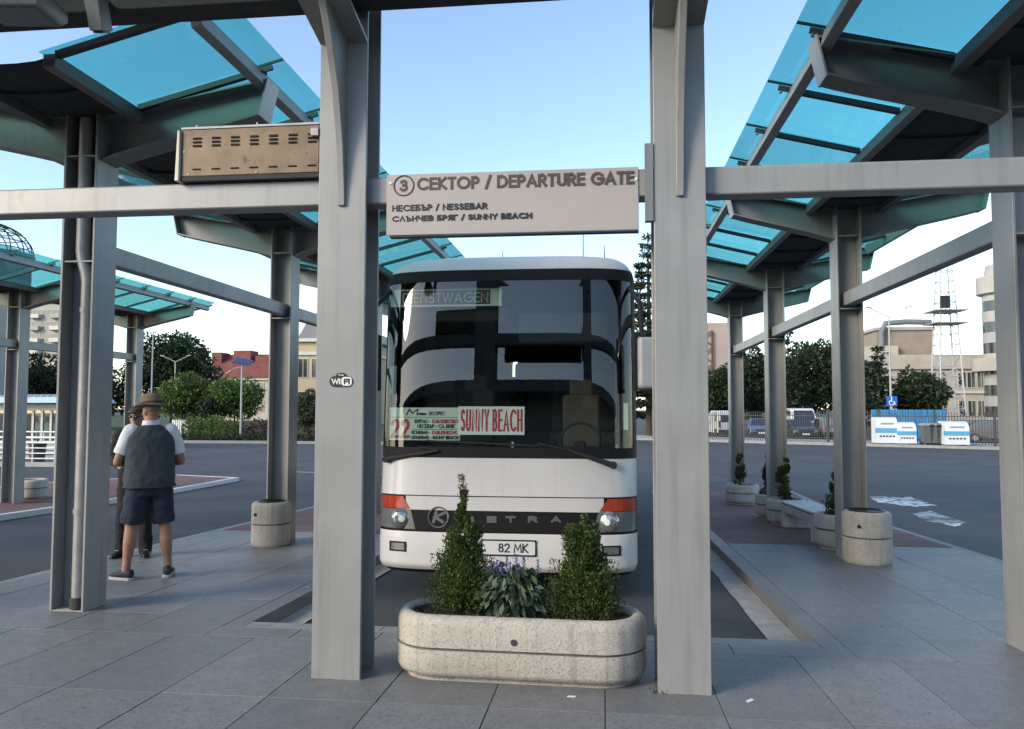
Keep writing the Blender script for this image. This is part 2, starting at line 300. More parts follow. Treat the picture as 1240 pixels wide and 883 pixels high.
def lettering(name, text, h, stroke, width, m, parent, loc, rot=(rad(90), 0, 0), gap=.22, slant=0., label=None, depth=.002):
    """flat letters in the local XY plane, scaled to the given total width, each stroke a thin raised ribbon"""
    mb = MB(); x = 0.; items = []
    for ch in text:
        if ch == ' ': x += .42; continue
        wd, st = GL[ch]; items.append((x, st)); x += wd+gap
    tot = x-gap; kx = (width-stroke)/tot; k = 0
    for ox, st in items:
        for pl in st:
            p = [Vector(((ox+a)*kx+stroke/2+slant*b*h, stroke/2+b*(h-stroke), 0)) for a, b in pl]
            closed = (p[0]-p[-1]).length < 1e-5
            if closed: p = p[:-1]
            L = []; R_ = []; n = len(p)
            for i in range(n):
                a = p[i-1] if (i > 0 or closed) else None; b = p[(i+1) % n] if (i < n-1 or closed) else None
                d1 = (p[i]-a).normalized() if a is not None else None; d2 = (b-p[i]).normalized() if b is not None else None
                if d1 is None: d = d2; mit = 1; q = p[i]-d*stroke*.5
                elif d2 is None: d = d1; mit = 1; q = p[i]+d*stroke*.5
                else:
                    d = d1+d2; d = d.normalized() if d.length > 1e-6 else d1; mit = 1/max(.55, abs(d.dot(d1))); q = p[i]
                nn = Vector((-d.y, d.x, 0))*stroke*.5*mit; L.append(q+nn); R_.append(q-nn)
            z = depth+k*.00012; k += 1; m_ = len(L); zz = Vector((0, 0, z))
            vs = [q+zz for q in L]+[q+zz for q in R_]+L+R_; fs = []
            for i in range(m_ if closed else m_-1):
                j = (i+1) % m_
                fs += [(i, m_+i, m_+j, j), (i, j, 2*m_+j, 2*m_+i), (m_+j, m_+i, 3*m_+i, 3*m_+j)]
            if not closed: fs += [(0, 2*m_, 3*m_, m_), (m_-1, 2*m_-1, 4*m_-1, 3*m_-1)]
            mb.add(vs, fs)
    o = mb.build(name, m, parent, loc, rot, smooth=False)
    if label: o['label'] = label
    return o

# ================================================================ SETTING: ground, pavements, kerbs, markings
BAYL, BAYR, BAYE = -2.71, 1.49, 5.97
def yz_slab(mb, x0, x1, y0, y1, top, bot):       # slab that follows the slope of the site
    ys = sorted({y0, y1} | {q for q in (0., YB) if y0 < q < y1})
    mb.prism([(x0, y, gz(y)+top) for y in ys]+[(x0, y, gz(y)+bot) for y in reversed(ys)], (x1-x0, 0, 0)); return mb
g = MB(); ys = [-150, -30, 0, 3, 6, 9, 12, 15, 18, 30, 50, 80, 150, 400, 1500]
g.grid([[(x, y, gz(y)-.12) for x in (-1500, -300, -80, -20, 0, 20, 80, 300, 1500)] for y in ys])
struct(g.build('road_ground', 'asphalt', smooth=False))
def sheet(name, poly, m, lift=.004):             # thin marking on the asphalt
    return struct(MB().add([(x, y, gz(y)-.12+lift) for x, y in poly], [tuple(range(len(poly)))]).build(name, m, smooth=False))
XL0, XR1 = -5.87, 4.72
pave = struct(yz_slab(MB(), -9.5, 8.5, -8, BAYE, -.03, -.35).build('front_pavement', 'joint', smooth=False))
platL = struct(yz_slab(MB(), XL0+.03, BAYL-.03, BAYE+.002, 22.3, -.03, -.35).build('left_platform', 'joint', smooth=False))
platR = struct(yz_slab(MB(), BAYR+.03, XR1-.03, BAYE+.002, 22.3, -.03, -.35).build('right_platform', 'joint', smooth=False))
GAP = .0055; slab_cache = {}
def slab(parent, name, x0, x1, y0, y1, m='granite', th=.029, drop=0.):
    key = (round(x1-x0, 3), round(y1-y0, 3), m, th)
    if key not in slab_cache:
        dx, dy = (x1-x0)/2-GAP/2, (y1-y0)/2-GAP/2; b = .0015; mb = MB()
        vs = [(sx*dx, sy*dy, -th) for sx, sy in ((-1, -1), (1, -1), (1, 1), (-1, 1))]+[(sx*dx, sy*dy, -b) for sx, sy in ((-1, -1), (1, -1), (1, 1), (-1, 1))]+[(sx*(dx-b), sy*(dy-b), 0) for sx, sy in ((-1, -1), (1, -1), (1, 1), (-1, 1))]
        mb.add(vs, [(8, 9, 10, 11)]+[(i+k, (i+1) % 4+k, (i+1) % 4+k+4, i+k+4) for k in (0, 4) for i in range(4)])
        slab_cache[key] = mb.mesh(name, m, False)
    yc = (y0+y1)/2; o = place(name, slab_cache[key], parent, ((x0+x1)/2, yc, gz(yc)+random.uniform(-.0012, .0012)-drop), (RS if 0 < yc < YB else 0, 0, 0)); return o
U = .62
for r, (y0, y1) in enumerate(((-.67, .57), (.57, 1.81), (1.81, 3.05), (3.05, 4.29), (4.29, 5.53))):
    for k in range(-13, 9):
        x0 = 1.24+U*(k-0); x0 = U*k
        slab(pave, 'paving_slab', x0, x0+U, y0, y1)
_xs = [BAYL-.17, -2.24, -1.62, -1.0, -.38, .24, .86, BAYR+.17]
for a_, b_ in zip(_xs, _xs[1:]): slab(pave, 'paving_slab', a_, b_, 5.53, 5.80)
def kerb_row(parent, x0, x1, y0, y1, n, m='kerbstone', top=0., th=.16):
    L = (y1-y0)/n
    for i in range(n): slab(parent, 'kerb_stone', x0, x1, y0+i*L, y0+(i+1)*L, m, th, -top)
for k in range(4): slab(pave, 'kerb_stone', BAYL+k*1.05, BAYL+(k+1)*1.05, 5.80, BAYE, 'kerbstone', .16)
kerb_row(platR, BAYR, BAYR+.17, 5.80, 22.3, 16, 'granite'); kerb_row(platL, BAYL-.17, BAYL, 5.80, 22.3, 16, 'granite')
kerb_row(platR, XR1-.13, XR1, 5.53, 22.3, 15, 'kerbstone'); kerb_row(platL, XL0, XL0+.13, 5.53, 22.3, 15, 'kerbstone')
def slab_field(parent, xs, y0, y1, L, stag):
    for i in range(len(xs)-1):
        y = y0-(stag*(i % 2)*L); 
        while y < y1-.01:
            a, b = max(y, y0), min(y+L, y1); y += L
            if b-a > .08: slab(parent, 'paving_slab', xs[i], xs[i+1], a, b)
slab_field(platR, [1.66, 2.28, 2.90, 3.52, 4.14, XR1-.13], 5.53, 11.2, 1.24, .5)
slab_field(platL, [XL0+.13, -5.36, -4.74, -4.12, -3.50, BAYL-.17], 5.53, 11.5, 1.24, .5)
struct(yz_slab(MB(), BAYR+.17, XR1-.13, 11.203, 22.297, -.001, -.029).build('red_sett_paving', 'red_setts', platR, smooth=False))
struct(yz_slab(MB(), XL0+.13, BAYL-.17, 11.503, 22.297, -.001, -.029).build('red_sett_paving', 'red_setts', platL, smooth=False))
# concrete channel along both sides of the bay, lighter than the asphalt
def channel(x0, x1):
    n = 40; mb = MB(); rows = []
    for i in range(n+1):
        y = BAYE+.003+(21.5-BAYE)*i/n; j = .004*math.sin(i*1.7)+.003*math.sin(i*4.1)
        a, b = (x0+j, x1) if x0 < 0 and False else ((x0+j, x1) if x1 > 0 else (x0, x1+j))
        rows.append([(a, y, gz(y)-.112), (b, y, gz(y)-.108)])
    return struct(mb.grid(rows).build('concrete_channel', 'concrete', smooth=False))
channel(BAYR-.24, BAYR-.002); channel(BAYL+.002, BAYL+.24)
# second platform to the left (flush red paving inside a white kerb) and one to the right
def island(name, pts, kerb_w=.14):
    cx = sum(p[0] for p in pts)/len(pts); cy = sum(p[1] for p in pts)/len(pts); n = len(pts)
    P = [Vector((x, y, 0)) for x, y in pts]; Q = []
    for i in range(n):
        d1 = (P[i]-P[i-1]).normalized(); d2 = (P[(i+1) % n]-P[i]).normalized(); b = (d2-d1)
        nrm = Vector((-d1.y, d1.x, 0))+Vector((-d2.y, d2.x, 0)); nrm.normalize(); s_ = kerb_w/max(.4, nrm.dot(Vector((-d1.y, d1.x, 0)))); Q.append(P[i]+nrm*s_)
    root = struct(MB().prism([(q.x, q.y, gz(q.y)-.30) for q in Q], (0, 0, .28)).build(name, 'red_setts', smooth=False))
    for i in range(n):
        j = (i+1) % n; a, b, c, d = P[i], P[j], Q[j], Q[i]
        MB().prism([(q.x, q.y, gz(q.y)-.30) for q in (a, b, c, d)], (0, 0, .285)).build('kerb', 'white_line', root, smooth=False)
    return root
i1 = onground(0, 625, -.02); i2 = onground(298, 577, -.02); i3 = onground(212, 575, -.02)
island('left_island', [(-10.2, 4), (-11.0, 18.0), (-10.9, 22.9), (-13.2, 23.6), (-15.6, 20.5), (-15.2, 4)])
island('right_island', [(14.0, 17.4), (19.0, 15.6), (24, 15.5), (24, 22), (14.2, 22.0), (12.3, 20.8)])
for pts in (((1058, 602), (1100, 603), (1122, 611), (1105, 613), (1068, 608)), ((1108, 623), (1128, 621), (1162, 632), (1150, 635), (1120, 629))):
    q = [onground(x, y, -.12) for x, y in pts]; q = [(p.x, p.y) for p in q]
    ctr = (sum(p[0] for p in q)/5, sum(p[1] for p in q)/5); out = []
    for i in range(5):
        for t in range(6):
            a = q[i]; b = q[(i+1) % 5]; f = t/6; x = a[0]+(b[0]-a[0])*f; y = a[1]+(b[1]-a[1])*f; s_ = 1.25+random.uniform(-.18, .18)
            out.append((ctr[0]+(x-ctr[0])*s_, ctr[1]+(y-ctr[1])*s_))
    sheet('white_paint_spill', out, 'paint_spill')
sheet('white_road_line', [(-11.6, 26.5), (-4.0, 25.2), (-4.0, 25.32), (-11.6, 26.62)], 'white_line')
sheet('white_road_line', [(7.5, 15.2), (9.6, 12.2), (9.72, 12.26), (7.62, 15.3)], 'white_line')
# far side: raised pavements and planted ground behind the road
GF = gz(99)-.12
def raised(name, poly, m, top, bot=-.3):
    return struct(MB().prism([(x, y, GF+bot) for x, y in poly], (0, 0, top-bot)).build(name, m, smooth=False))
raised('far_kerb_left', [(-90, 47.2), (-1, 47.2), (-1, 47.6), (-90, 47.6)], 'kerbstone', .16)
raised('garden_ground', [(-95, 47.6), (-1, 47.6), (-1, 260), (-260, 260), (-260, 47.6)], 'grass', .13)
def kline(x): return 58.0-.57*x
raised('far_kerb_right', [(1, kline(1)), (60, kline(60)), (60, kline(60)+.4), (1, kline(1)+.4)], 'kerbstone', .16)
raised('far_pavement_right', [(1, kline(1)+.4), (60, kline(60)+.4), (60, kline(60)+7), (1, kline(1)+7)], 'concrete', .13)
struct(MB().prism([(1, kline(1)+7.01, GF-.3), (200, kline(60)+7, GF-.3), (200, 260, GF-.3), (1, 260, GF-.3)], (0, 0, .32)).build('parking_lot_ground', 'asphalt', smooth=False))

# ================================================================ FRONT PORTAL FRAME
def hsec(mb, cx, cy, z0, z1, ax='X', w=.30, d=.30, tf=.022, tw=.016):
    if ax == 'Y':    # flanges face +-Y
        mb.bb(cx-w/2, cx+w/2, cy-d/2, cy-d/2+tf, z0, z1); mb.bb(cx-w/2, cx+w/2, cy+d/2-tf, cy+d/2, z0, z1); mb.bb(cx-tw/2, cx+tw/2, cy-d/2+tf, cy+d/2-tf, z0, z1)
    else:            # flanges face +-X
        mb.bb(cx-d/2, cx-d/2+tf, cy-w/2, cy+w/2, z0, z1); mb.bb(cx+d/2-tf, cx+d/2, cy-w/2, cy+w/2, z0, z1); mb.bb(cx-d/2+tf, cx+d/2-tf, cy-tw/2, cy+tw/2, z0, z1)
    return mb
FX = [-7.45, -1.59, .447, 6.30]; FY = 4.80
pf = thing('portal_frame', 'grey steel portal frame of tall H columns and box beams carrying the departure sign', 'portal frame', (0, FY, gz(FY)))
zz = -gz(FY)
for x in FX:
    hsec(MB(), x, 0, -.03, 4.65+zz, 'Y').build('column', 'steel', pf, bev=.004)
    fin = [(2.84, .02), (2.95, .03), (3.2, .065), (3.5, .15), (3.8, .30), (4.02, .46), (4.02, 0)]
    MB().prism([(x-.022, -.15-p, z+zz) for z, p in fin[:-1]]+[(x-.022, -.1505, 4.02+zz), (x-.022, -.1505, 2.84+zz)], (.044, 0, 0)).build('bracket_fin', 'steel', pf, bev=.004)
    arm = MB(); top = [(-.1505, 3.86), (-.45, 3.93), (-1.3, 4.12)]
    arm.prism([(x-.15, y, z+zz) for y, z in top]+[(x-.15, y, z+zz+.02) for y, z in reversed(top)], (.30, 0, 0))
    arm.prism([(x-.008, y, z+zz+.021) for y, z in top]+[(x-.008, -1.3, 4.3+zz), (x-.008, -.1505, 4.3+zz)], (.016, 0, 0))
    arm.bb(x-.15, x+.15, -1.3, -.1505, 4.301+zz, 4.32+zz); arm.build('cantilever_arm', 'steel', pf)
for x0, x1 in ((FX[0]+.01, FX[1]-.01), (FX[1]+.01, FX[2]-.01), (FX[2]+.01, FX[3]-.01)):
    MB().bb(x0, x1, -.075, .075, 2.865+zz, 3.035+zz).build('cross_beam', 'steel', pf, bev=.012)
MB().bb(FX[0]-.3, FX[3]+.3, -1.35, .30, 4.66+zz, 4.70+zz).build('roof_panel', 'gutter', pf)
MB().bb(FX[0]-.3, FX[3]+.3, -.36, -.16, 4.05+zz, 4.25+zz).build('eaves_beam', 'gutter', pf, bev=.006)
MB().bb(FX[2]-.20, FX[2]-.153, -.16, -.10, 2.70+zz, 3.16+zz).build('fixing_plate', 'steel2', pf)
# sticker on the left column
sg = thing('wifi_sticker', 'small black wireless hotspot sticker with white letters on the steel column', 'sticker', at(413, 462, FY-.155))
def rrect(x0, x1, z0, z1, r, n=6):
    o = []
    for cx, cz, a in ((x1-r, z0+r, -90), (x1-r, z1-r, 0), (x0+r, z1-r, 90), (x0+r, z0+r, 180)):
        o += [(cx+r*math.cos(rad(a+90*i/n)), cz+r*math.sin(rad(a+90*i/n))) for i in range(n+1)]
    return o
MB().prism([(x, 0, z) for x, z in rrect(-.073, .073, -.033, .033, .0325)], (0, .003, 0)).build('backing', 'ink', sg, smooth=False)
MB().prism([(x, .0005, z) for x, z in rrect(-.036, .036, .0, .052, .0255)], (0, .0025, 0)).build('backing', 'ink', sg, smooth=False)
MB().prism([(x, -.001, z) for x, z in rrect(.002, .067, -.026, .027, .018)], (0, .001, 0)).build('white_patch', 'cardwhite', sg, smooth=False)
lettering('lettering', 'Wi', .034, .0085, .056, 'cardwhite', sg, (-.060, -.001, -.017), depth=.0008)
lettering('lettering', 'Fi', .034, .0085, .036, 'ink', sg, (.018, -.002, -.017), depth=.0008)
lettering('lettering', 'free', .011, .0022, .032, 'cardwhite', sg, (-.016, -.001, .034), depth=.0008)
# heater box on the left beam
hb = thing('heater_box', 'brown metal box with rows of louvre slots standing on the steel beam', 'heater', (0, 0, 3.035))
hx0, hx1 = at(219, 210, 4.68).x, FX[1]-.16; hz0, hz1 = .03, .335; hy = 4.68
MB().bb(hx0, hx1, hy, hy+.17, hz0, hz1).build('casing', 'brass', hb, bev=.006)
MB().bb(hx0-.002, hx1+.001, hy-.006, hy+.172, hz1-.001, hz1+.012).build('lid', 'galv', hb)
MB().prism([(hx0-.032, hy-.02, 0), (hx0-.003, hy-.02, 0), (hx0-.003, hy-.02, hz1-.01), (hx0-.02, hy-.02, hz1-.01)], (0, .2, 0)).build('end_cap', 'cream_plastic', hb, bev=.004)
MB().bb(hx0, hx1, hy-.004, hy+.17, 0.0, hz0-.002).build('base_rail', 'gutter', hb)
for i in range(7):
    x = hx0+.105+i*.126
    for j in range(3): MB().tube([(x-.026, hy-.002, hz1-.062-j*.024), (x+.026, hy-.002, hz1-.062-j*.024)], .007, 6).build('louvre_slot', 'black', hb)
    MB().tube([(x-.026, hy-.002, hz0+.045), (x+.026, hy-.002, hz0+.045)], .005, 6).build('louvre_slot', 'black', hb)
for x, z in ((hx0+.02, .19), (hx0+.05, .045), (hx0+.5, .045), (hx0+.5, .355), (hx0+.1, .355)): MB().cyl((x, hy-.004, z), (x, hy, z), .006, n=8).build('screw', 'galv', hb)
MB().bb(hx1-.045, hx1+.006, hy-.04, hy+.02, .25, .30).build('junction_box', 'galv', hb, bev=.003)
# the gate sign
sp0 = at(468, 212, FY-.09); sp1 = at(773, 203, FY-.09); sx0, sx1 = sp0.x, sp1.x; sz1 = 3.045; sz0 = 2.655
gs = thing('gate_sign', 'beige departure gate sign panel with brown two-script lettering and circled numeral', 'sign', ((sx0+sx1)/2, FY-.078, sz0))
wS = sx1-sx0; hS = sz1-sz0
pan = MB().bb(-wS/2, wS/2, -.004, .0, .012, hS).build('panel', 'sign_panel', gs, bev=.002)
MB().bb(-wS/2+.02, wS/2, .0005, .055, .0, .011).build('lower_return', 'black', gs)
MB().bb(-wS/2+.001, wS/2-.001, .0005, .0025, .012, hS-.002).build('back_plate', 'gutter', gs)
def sgn(px, py): p = at(px, py, FY-.082); return p.x-(sx0+sx1)/2, p.z-sz0
def sline(text, px0, px1, py0, py1, st, m='print_brown', slot='lettering'):
    x0, z0 = sgn(px0, py1); x1, z1 = sgn(px1, py0); lettering(slot, text, z1-z0, st, x1-x0, m, gs, (x0, -.0041, z0), gap=.30)
sline('СЕКТОР / DEPARTURE GATE', 505, 768, 207, 231, .0165)
sline('НЕСЕБЪР / NESSEBAR', 475, 590, 245.5, 256.5, .0085, 'ink'); sline('СЛЪНЧЕВ БРЯГ / SUNNY BEACH', 475, 644, 257.5, 269, .0085, 'ink')
nx, nz = sgn(489, 225); q = [(nx+.062*math.cos(t*math.pi/20), -.0052, nz+.062*math.sin(t*math.pi/20)) for t in range(41)]
MB().tube(q, .0045, 6, False).build('numeral_ring', 'print_brown', gs)
lettering('numeral', '3', .075, .017, .052, 'print_brown', gs, (nx-.026, -.0041, nz-.0375))
for px, py in ((473, 222), (770, 217)):
    x, z = sgn(px, py); MB().cyl((x, -.010, z), (x, -.004, z), .009, n=10).build('screw', 'cardwhite', gs)
# clear plate fixed beside the right column
pk = thing('clear_plate', 'small clear plastic plate hanging under the beam by the column', 'plate', (FX[2]-.19, FY-.05, 2.72)); glass('clearplastic', (.86, .9, .92), .08)
MB().bb(-.045, -.041, -.02, .10, -.12, .14).build('pane', 'clearplastic', pk)
MB().bb(-.05, -.038, -.02, .10, .141, .150).build('clip', 'galv', pk)
# floodlights on the eaves beam
fl = thing('floodlight', 'dark grey flat floodlight fixed under the steel eaves beam beside the gutter', 'floodlight', (-3.38, 4.16, 3.93), rad(8))
rg = lambda a, b, z: [(-a, -b, z), (a, -b, z), (a, b, z), (-a, b, z)]
MB().loft([rg(.17, .13, -.04), rg(.19, .16, .0), rg(.19, .16, .05), rg(.12, .10, .13)]).build('housing', 'steel2', fl, bev=.008)
MB().bb(-.15, .15, -.11, .11, -.046, -.0405).build('lens', 'lampgrey', fl)
MB().bb(-.03, .03, .0, .20, .10, .16).build('bracket', 'gutter', fl)
fl = thing('motion_sensor', 'small slanted dark grey sensor box hanging from the steel eaves beam', 'sensor', (-2.98, 4.28, 3.90), rad(5))
MB().box((0, 0, .06), (.085, .12, .22), rx=rad(24)).build('housing', 'steel2', fl, bev=.006)
MB().box((0, .043, -.038), (.06, .085, .03), rx=rad(24)).build('window', 'black', fl)
MB().bb(-.015, .015, .03, .17, .12, .17).build('bracket', 'gutter', fl)

# ================================================================ GLASS CANOPIES
def canopy(label, cx, cys, y0, npan, aL, aR, pipe=False, group='glass canopies over the platforms', glass_lo=0):
    root = thing('platform_canopy', label, 'canopy', (cx, cys[0], gz(cys[0])), 0, group); oz = -gz(cys[0]); oy = -cys[0]
    y1 = y0+npan*1.05; ZG = 4.13                           # glass height at the gutter
    me_col = {}
    for cy in cys:
        zb = gz(cy)-.03
        hsec(MB(), 0, cy+oy, zb+oz, 4.10+oz, 'X').build('column', 'steel', root, bev=.004)
        for z_ in (3.715, 2.82): MB().bb(-.127, .127, cy+oy-.14, cy+oy-.009, z_+oz, z_+.012+oz).build('stiffener', 'steel', root)
        for sgn_, L in ((-1, aL), (1, aR)):
            n = 10; bot = []; topp = []
            for i in range(n+1):
                t = i/n; x = .151+(L-.151)*t
                topp.append((x, 4.06+.25*t)); bot.append((x-(.07*t**6), 3.70+.34*t**.88))
            f = lambda p: (sgn_*p[0], cy+oy, p[1]+oz)
            web = MB().prism([Vector(f(p))+Vector((0, -.006, 0)) for p in bot]+[Vector(f(p))+Vector((0, -.006, 0)) for p in reversed(topp)], (0, .012, 0))
            for lst, dz in ((bot, -.016), (topp, .016)):
                for i in range(n):
                    a, b = lst[i], lst[i+1]
                    web.prism([Vector(f(q))+Vector((0, -.11, e)) for q, e in ((a, 0), (b, 0), (b, dz), (a, dz))], (0, .22, 0))
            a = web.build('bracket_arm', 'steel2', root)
            e0, e1 = bot[-1], topp[-1]
            MB().prism([Vector(f((e0[0]+.001, e0[1]-.02)))+Vector((0, -.115, 0)), Vector(f((e0[0]+.015, e0[1]-.02)))+Vector((0, -.115, 0)), Vector(f((e1[0]+.015, e1[1]+.02)))+Vector((0, -.115, 0)), Vector(f((e1[0]+.001, e1[1]+.02)))+Vector((0, -.115, 0))], (0, .23, 0)).build('end_plate', 'steel', a)
    for i in range(len(cys)-1):
        MB().bb(-.06, .06, cys[i]+oy+.02, cys[i+1]+oy-.02, 2.86+oz, 3.03+oz).build('tie_beam', 'steel', root, bev=.012)
    slope = .25
    # gutter trough and panel ribs
    gp = [(-.386, 4.105), (-.30, 4.085), (-.16, 4.075), (.16, 4.075), (.30, 4.085), (.386, 4.105)]
    MB().prism([(x, y0+oy+.05, z+oz) for x, z in gp]+[(x, y0+oy+.05, z+oz+.012) for x, z in reversed(gp)], (0, y1-y0-.1, 0)).build('gutter', 'gutter', root, smooth=False)
    for k in range(npan):
        yk = y0+oy+.5+k*1.05
        MB().prism([(x, yk, z+oz-.028) for x, z in gp]+[(x, yk, z+oz-.001) for x, z in reversed(gp)], (0, .05, 0)).build('gutter_rib', 'gutter', root, smooth=False)
    for s_, L in ((-1, aL), (1, aR)):
        gx0, gx1 = .36, L+.14
        zt = lambda x: ZG+slope*(x-gx0)
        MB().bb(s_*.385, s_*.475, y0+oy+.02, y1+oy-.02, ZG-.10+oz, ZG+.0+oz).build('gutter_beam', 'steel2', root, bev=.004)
        xb = L-.075
        MB().box((s_*xb, (y0+y1)/2+oy, zt(xb)-.085+oz), (.085, y1-y0-.04, .135), ry=-s_*math.atan(slope)).build('edge_beam', 'steel', root, bev=.008)
        pm = gm = None
        ang = -s_*math.atan(slope); ca = math.cos(ang)
        xc = (gx0+gx1)/2; ln = (gx1-gx0)/ca; lp = (L-.13-.48)/ca; xp = (L-.13+.48)/2
        pmesh = MB().box((0, 0, 0), (lp, .05, .045)).mesh('purlin', 'darkbar', False)
        gmesh = MB().box((0, 0, 0), (ln, 1.038, .007)).mesh('glass_pane', 'canopy_glass', False)
        cmesh = MB().bb(-.05, .05, -.011, .011, -.02, .02).cyl((-.02, 0, -.045), (-.02, 0, -.018), .012, n=8).mesh('glass_clamp', 'darkbar', False)
        jmesh = MB().box((0, 0, 0), (.24, .016, .018)).mesh('seal', 'darkbar', False)
        for k in range(npan+1):
            yk = y0+k*1.05+oy; yk = min(max(yk, y0+oy+.04), y1+oy-.04)
            place('purlin', pmesh, root, (s_*xp, yk, zt(xp)-.034+oz), (0, ang, 0))
            place('glass_clamp', cmesh, root, (s_*(L+.0), yk, zt(L)-.03+oz), (0, ang, 0))
            if k < npan:
                place('glass_pane', gmesh, root, (s_*xc, y0+(k+.5)*1.05+oy, zt(xc)+.012+oz), (0, ang, 0))
            if 0 < k < npan: place('seal', jmesh, root, (s_*(gx1-.12), yk, zt(gx1-.12)+.012+oz), (0, ang, 0))
    if pipe:
        pts = [(.0, -.085, 4.06+oz), (.0, -.085, 3.05+oz), (.0, -.085, 2.92+oz), (.012, -.085, 2.84+oz), (.045, -.085, 2.74+oz), (.06, -.085, 2.66+oz), (.06, -.085, 2.55+oz), (.06, -.085, .02)]
        dp = MB().tube(pts, .055, 16).build('downpipe', 'galv', root)
        for z in (2.42, .75): MB().cyl((.06, -.085, z+oz-.02), (.06, -.085, z+oz+.02), .062, n=16).build('pipe_collar', 'galv', dp)
        MB().cyl((.06, -.085, .02), (.06, -.085, .11), .066, n=16).build('pipe_shoe', 'gutter', dp)
        MB().bb(-.126, .126, -.145, -.0085, -.02, .012).build('base_plate', 'concrete', root)
    return root
canopy('teal glass butterfly canopy on grey H columns above the concrete bench', 2.98, [5.96, 10.13, 14.30, 18.47], 4.83, 14, 1.42, 1.66)
canopy('teal glass butterfly canopy with metal downpipe beside the two men', -4.36, [6.25, 10.43, 14.6, 18.78], 5.10, 14, 1.6, 1.6, pipe=True)
canopy('teal glass butterfly canopy standing on the red island near the white railing', -12.3, [7.0, 11.2, 15.4, 19.6], 5.85, 14, 1.6, 1.6)

# ================================================================ THE COACH
BX, BY = -.955, 7.50
bus = thing('coach', 'white coach parked nose-in at the gate with a dark wide windscreen', 'bus', (BX, BY, gz(BY)-.12))
bus.rotation_euler = (RS*.55, 0, 0)
NB = 4.2; DB = .55
ZS = 1.075
def zs_(z): return z if z < 1.35 else 1.35+(z-1.35)/ZS
def interp(z, tab):
    for (a, p), (b, q) in zip(tab, tab[1:]):
        if z <= b: return p+(q-p)*max(0, (z-a)/(b-a))
    return tab[-1][1]
def bw(z): return interp(zs_(z), [(.25, 1.25), (.34, 1.275), (1.35, 1.275), (3.0, 1.265), (3.08, 1.245), (3.15, 1.20), (3.20, 1.13), (3.235, 1.0), (3.25, .70), (3.255, .1)])
def byf(z): return interp(zs_(z), [(.25, .05), (.33, -.03), (.64, -.045), (.66, .0), (1.0, .0), (1.35, .03), (3.0, .13), (3.08, .145), (3.15, .18), (3.20, .25), (3.235, .38), (3.25, .75), (3.255, 1.4)])
def fy(x, z, off=0.):
    u = min(.9999, abs(x)/bw(z)); return byf(z)+DB*(1-(1-u**NB)**(1/NB))-off
def outl(z, off=0., back=None):
    """plan outline at height z, left to right round the nose"""
    w_, f_ = bw(z)+off, byf(z)-off; D = DB; pts = []; T = 44
    for i in range(T+1):
        t = math.pi*(1-i/T); c, s_ = math.cos(t), math.sin(t)
        pts.append((math.copysign(abs(c)**(2/NB), c)*w_, f_+D*(1-abs(s_)**(2/NB)), z))
    if back: pts = [(-w_, back, z)]+pts+[(w_, back, z)]
    return pts
def band(zs, off=0., back=None, sel=None):
    rows = [outl(z, off, back) for z in zs]
    if sel: rows = [r[sel[0]:sel[1]] for r in rows]
    return MB().grid(rows)
lin = lambda a, b, n: [a+(b-a)*i/n for i in range(n+1)]
BL = 11.8
# skirt / bumper, light band, nose panel, side walls, roof
band(lin(.29, .34, 2)+lin(.36, .648, 3)).build('bumper', 'busw', bus, ang=60)
band(lin(.25, .985, 3), -.02).build('grille_backing', 'bustrim', bus, ang=60)
band([.853, .92, .983], .0, sel=(14, 31)).build('upper_strip', 'busw', bus, ang=60)
band(lin(.993, 1.355, 4), 0.).build('nose_panel', 'busw', bus, ang=60)
band([.93, .99, 1.02, 1.1], -.012).build('panel_gap', 'bustrim', bus, ang=60)
band([.66, .70, .80, .848], .002, sel=(13, 32)).build('badge_panel', 'bustrim', bus, ang=60)
for s_ in (-1, 1):
    x = s_*1.275
    MB().grid([[(x, y, z) for y in (.54, 2.4, 5.5, 8.5, BL)] for z in lin(.34, 1.35, 3)]).build('side_panel', 'busw', bus)
    sw = MB().grid([[(s_*bw(z), y, z) for y in (.54, 2.4, 5.5, 8.5, BL)] for z in lin(1.35, 3.124, 3)]).build('side_window', 'bustrim', bus)
MB().grid([outl(z, 0, BL) for z in (1.35+(q-1.35)*ZS for q in (3.0, 3.05, 3.08, 3.12, 3.15, 3.18, 3.20, 3.22, 3.235, 3.245, 3.25, 3.2549))]).build('roof', 'busw', bus, ang=70)
MB().bb(-.14, .14, 1.3, BL, 3.385, 3.400).build('roof_ridge', 'busw', bus)
MB().add([(-1.245, BL, .34), (1.245, BL, .34), (1.205, BL, 3.12), (.94, BL, 3.37), (-.94, BL, 3.37), (-1.205, BL, 3.12)], [(0, 1, 2, 3, 4, 5)]).build('rear_wall', 'busw', bus)
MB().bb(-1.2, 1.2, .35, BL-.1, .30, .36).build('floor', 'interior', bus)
# windscreen
glass('windscreen_glass', (.80, .85, .83), .06, .004)
ws = band(lin(1.45, 3.09, 12), .0, sel=(4, 41)).build('windscreen', 'windscreen_glass', bus, ang=80)
for nm, zs in (('lower_seal', (1.352, 1.40, 1.452)), ('upper_seal', (3.085, 3.13, 3.165, 3.20))): band(zs, .004).build(nm, 'bustrim', ws, ang=70)
for a, b in ((0, 6), (39, 45)): band(lin(1.45, 3.09, 10), .003, sel=(a, b)).build('pillar', 'bustrim', ws, ang=70)
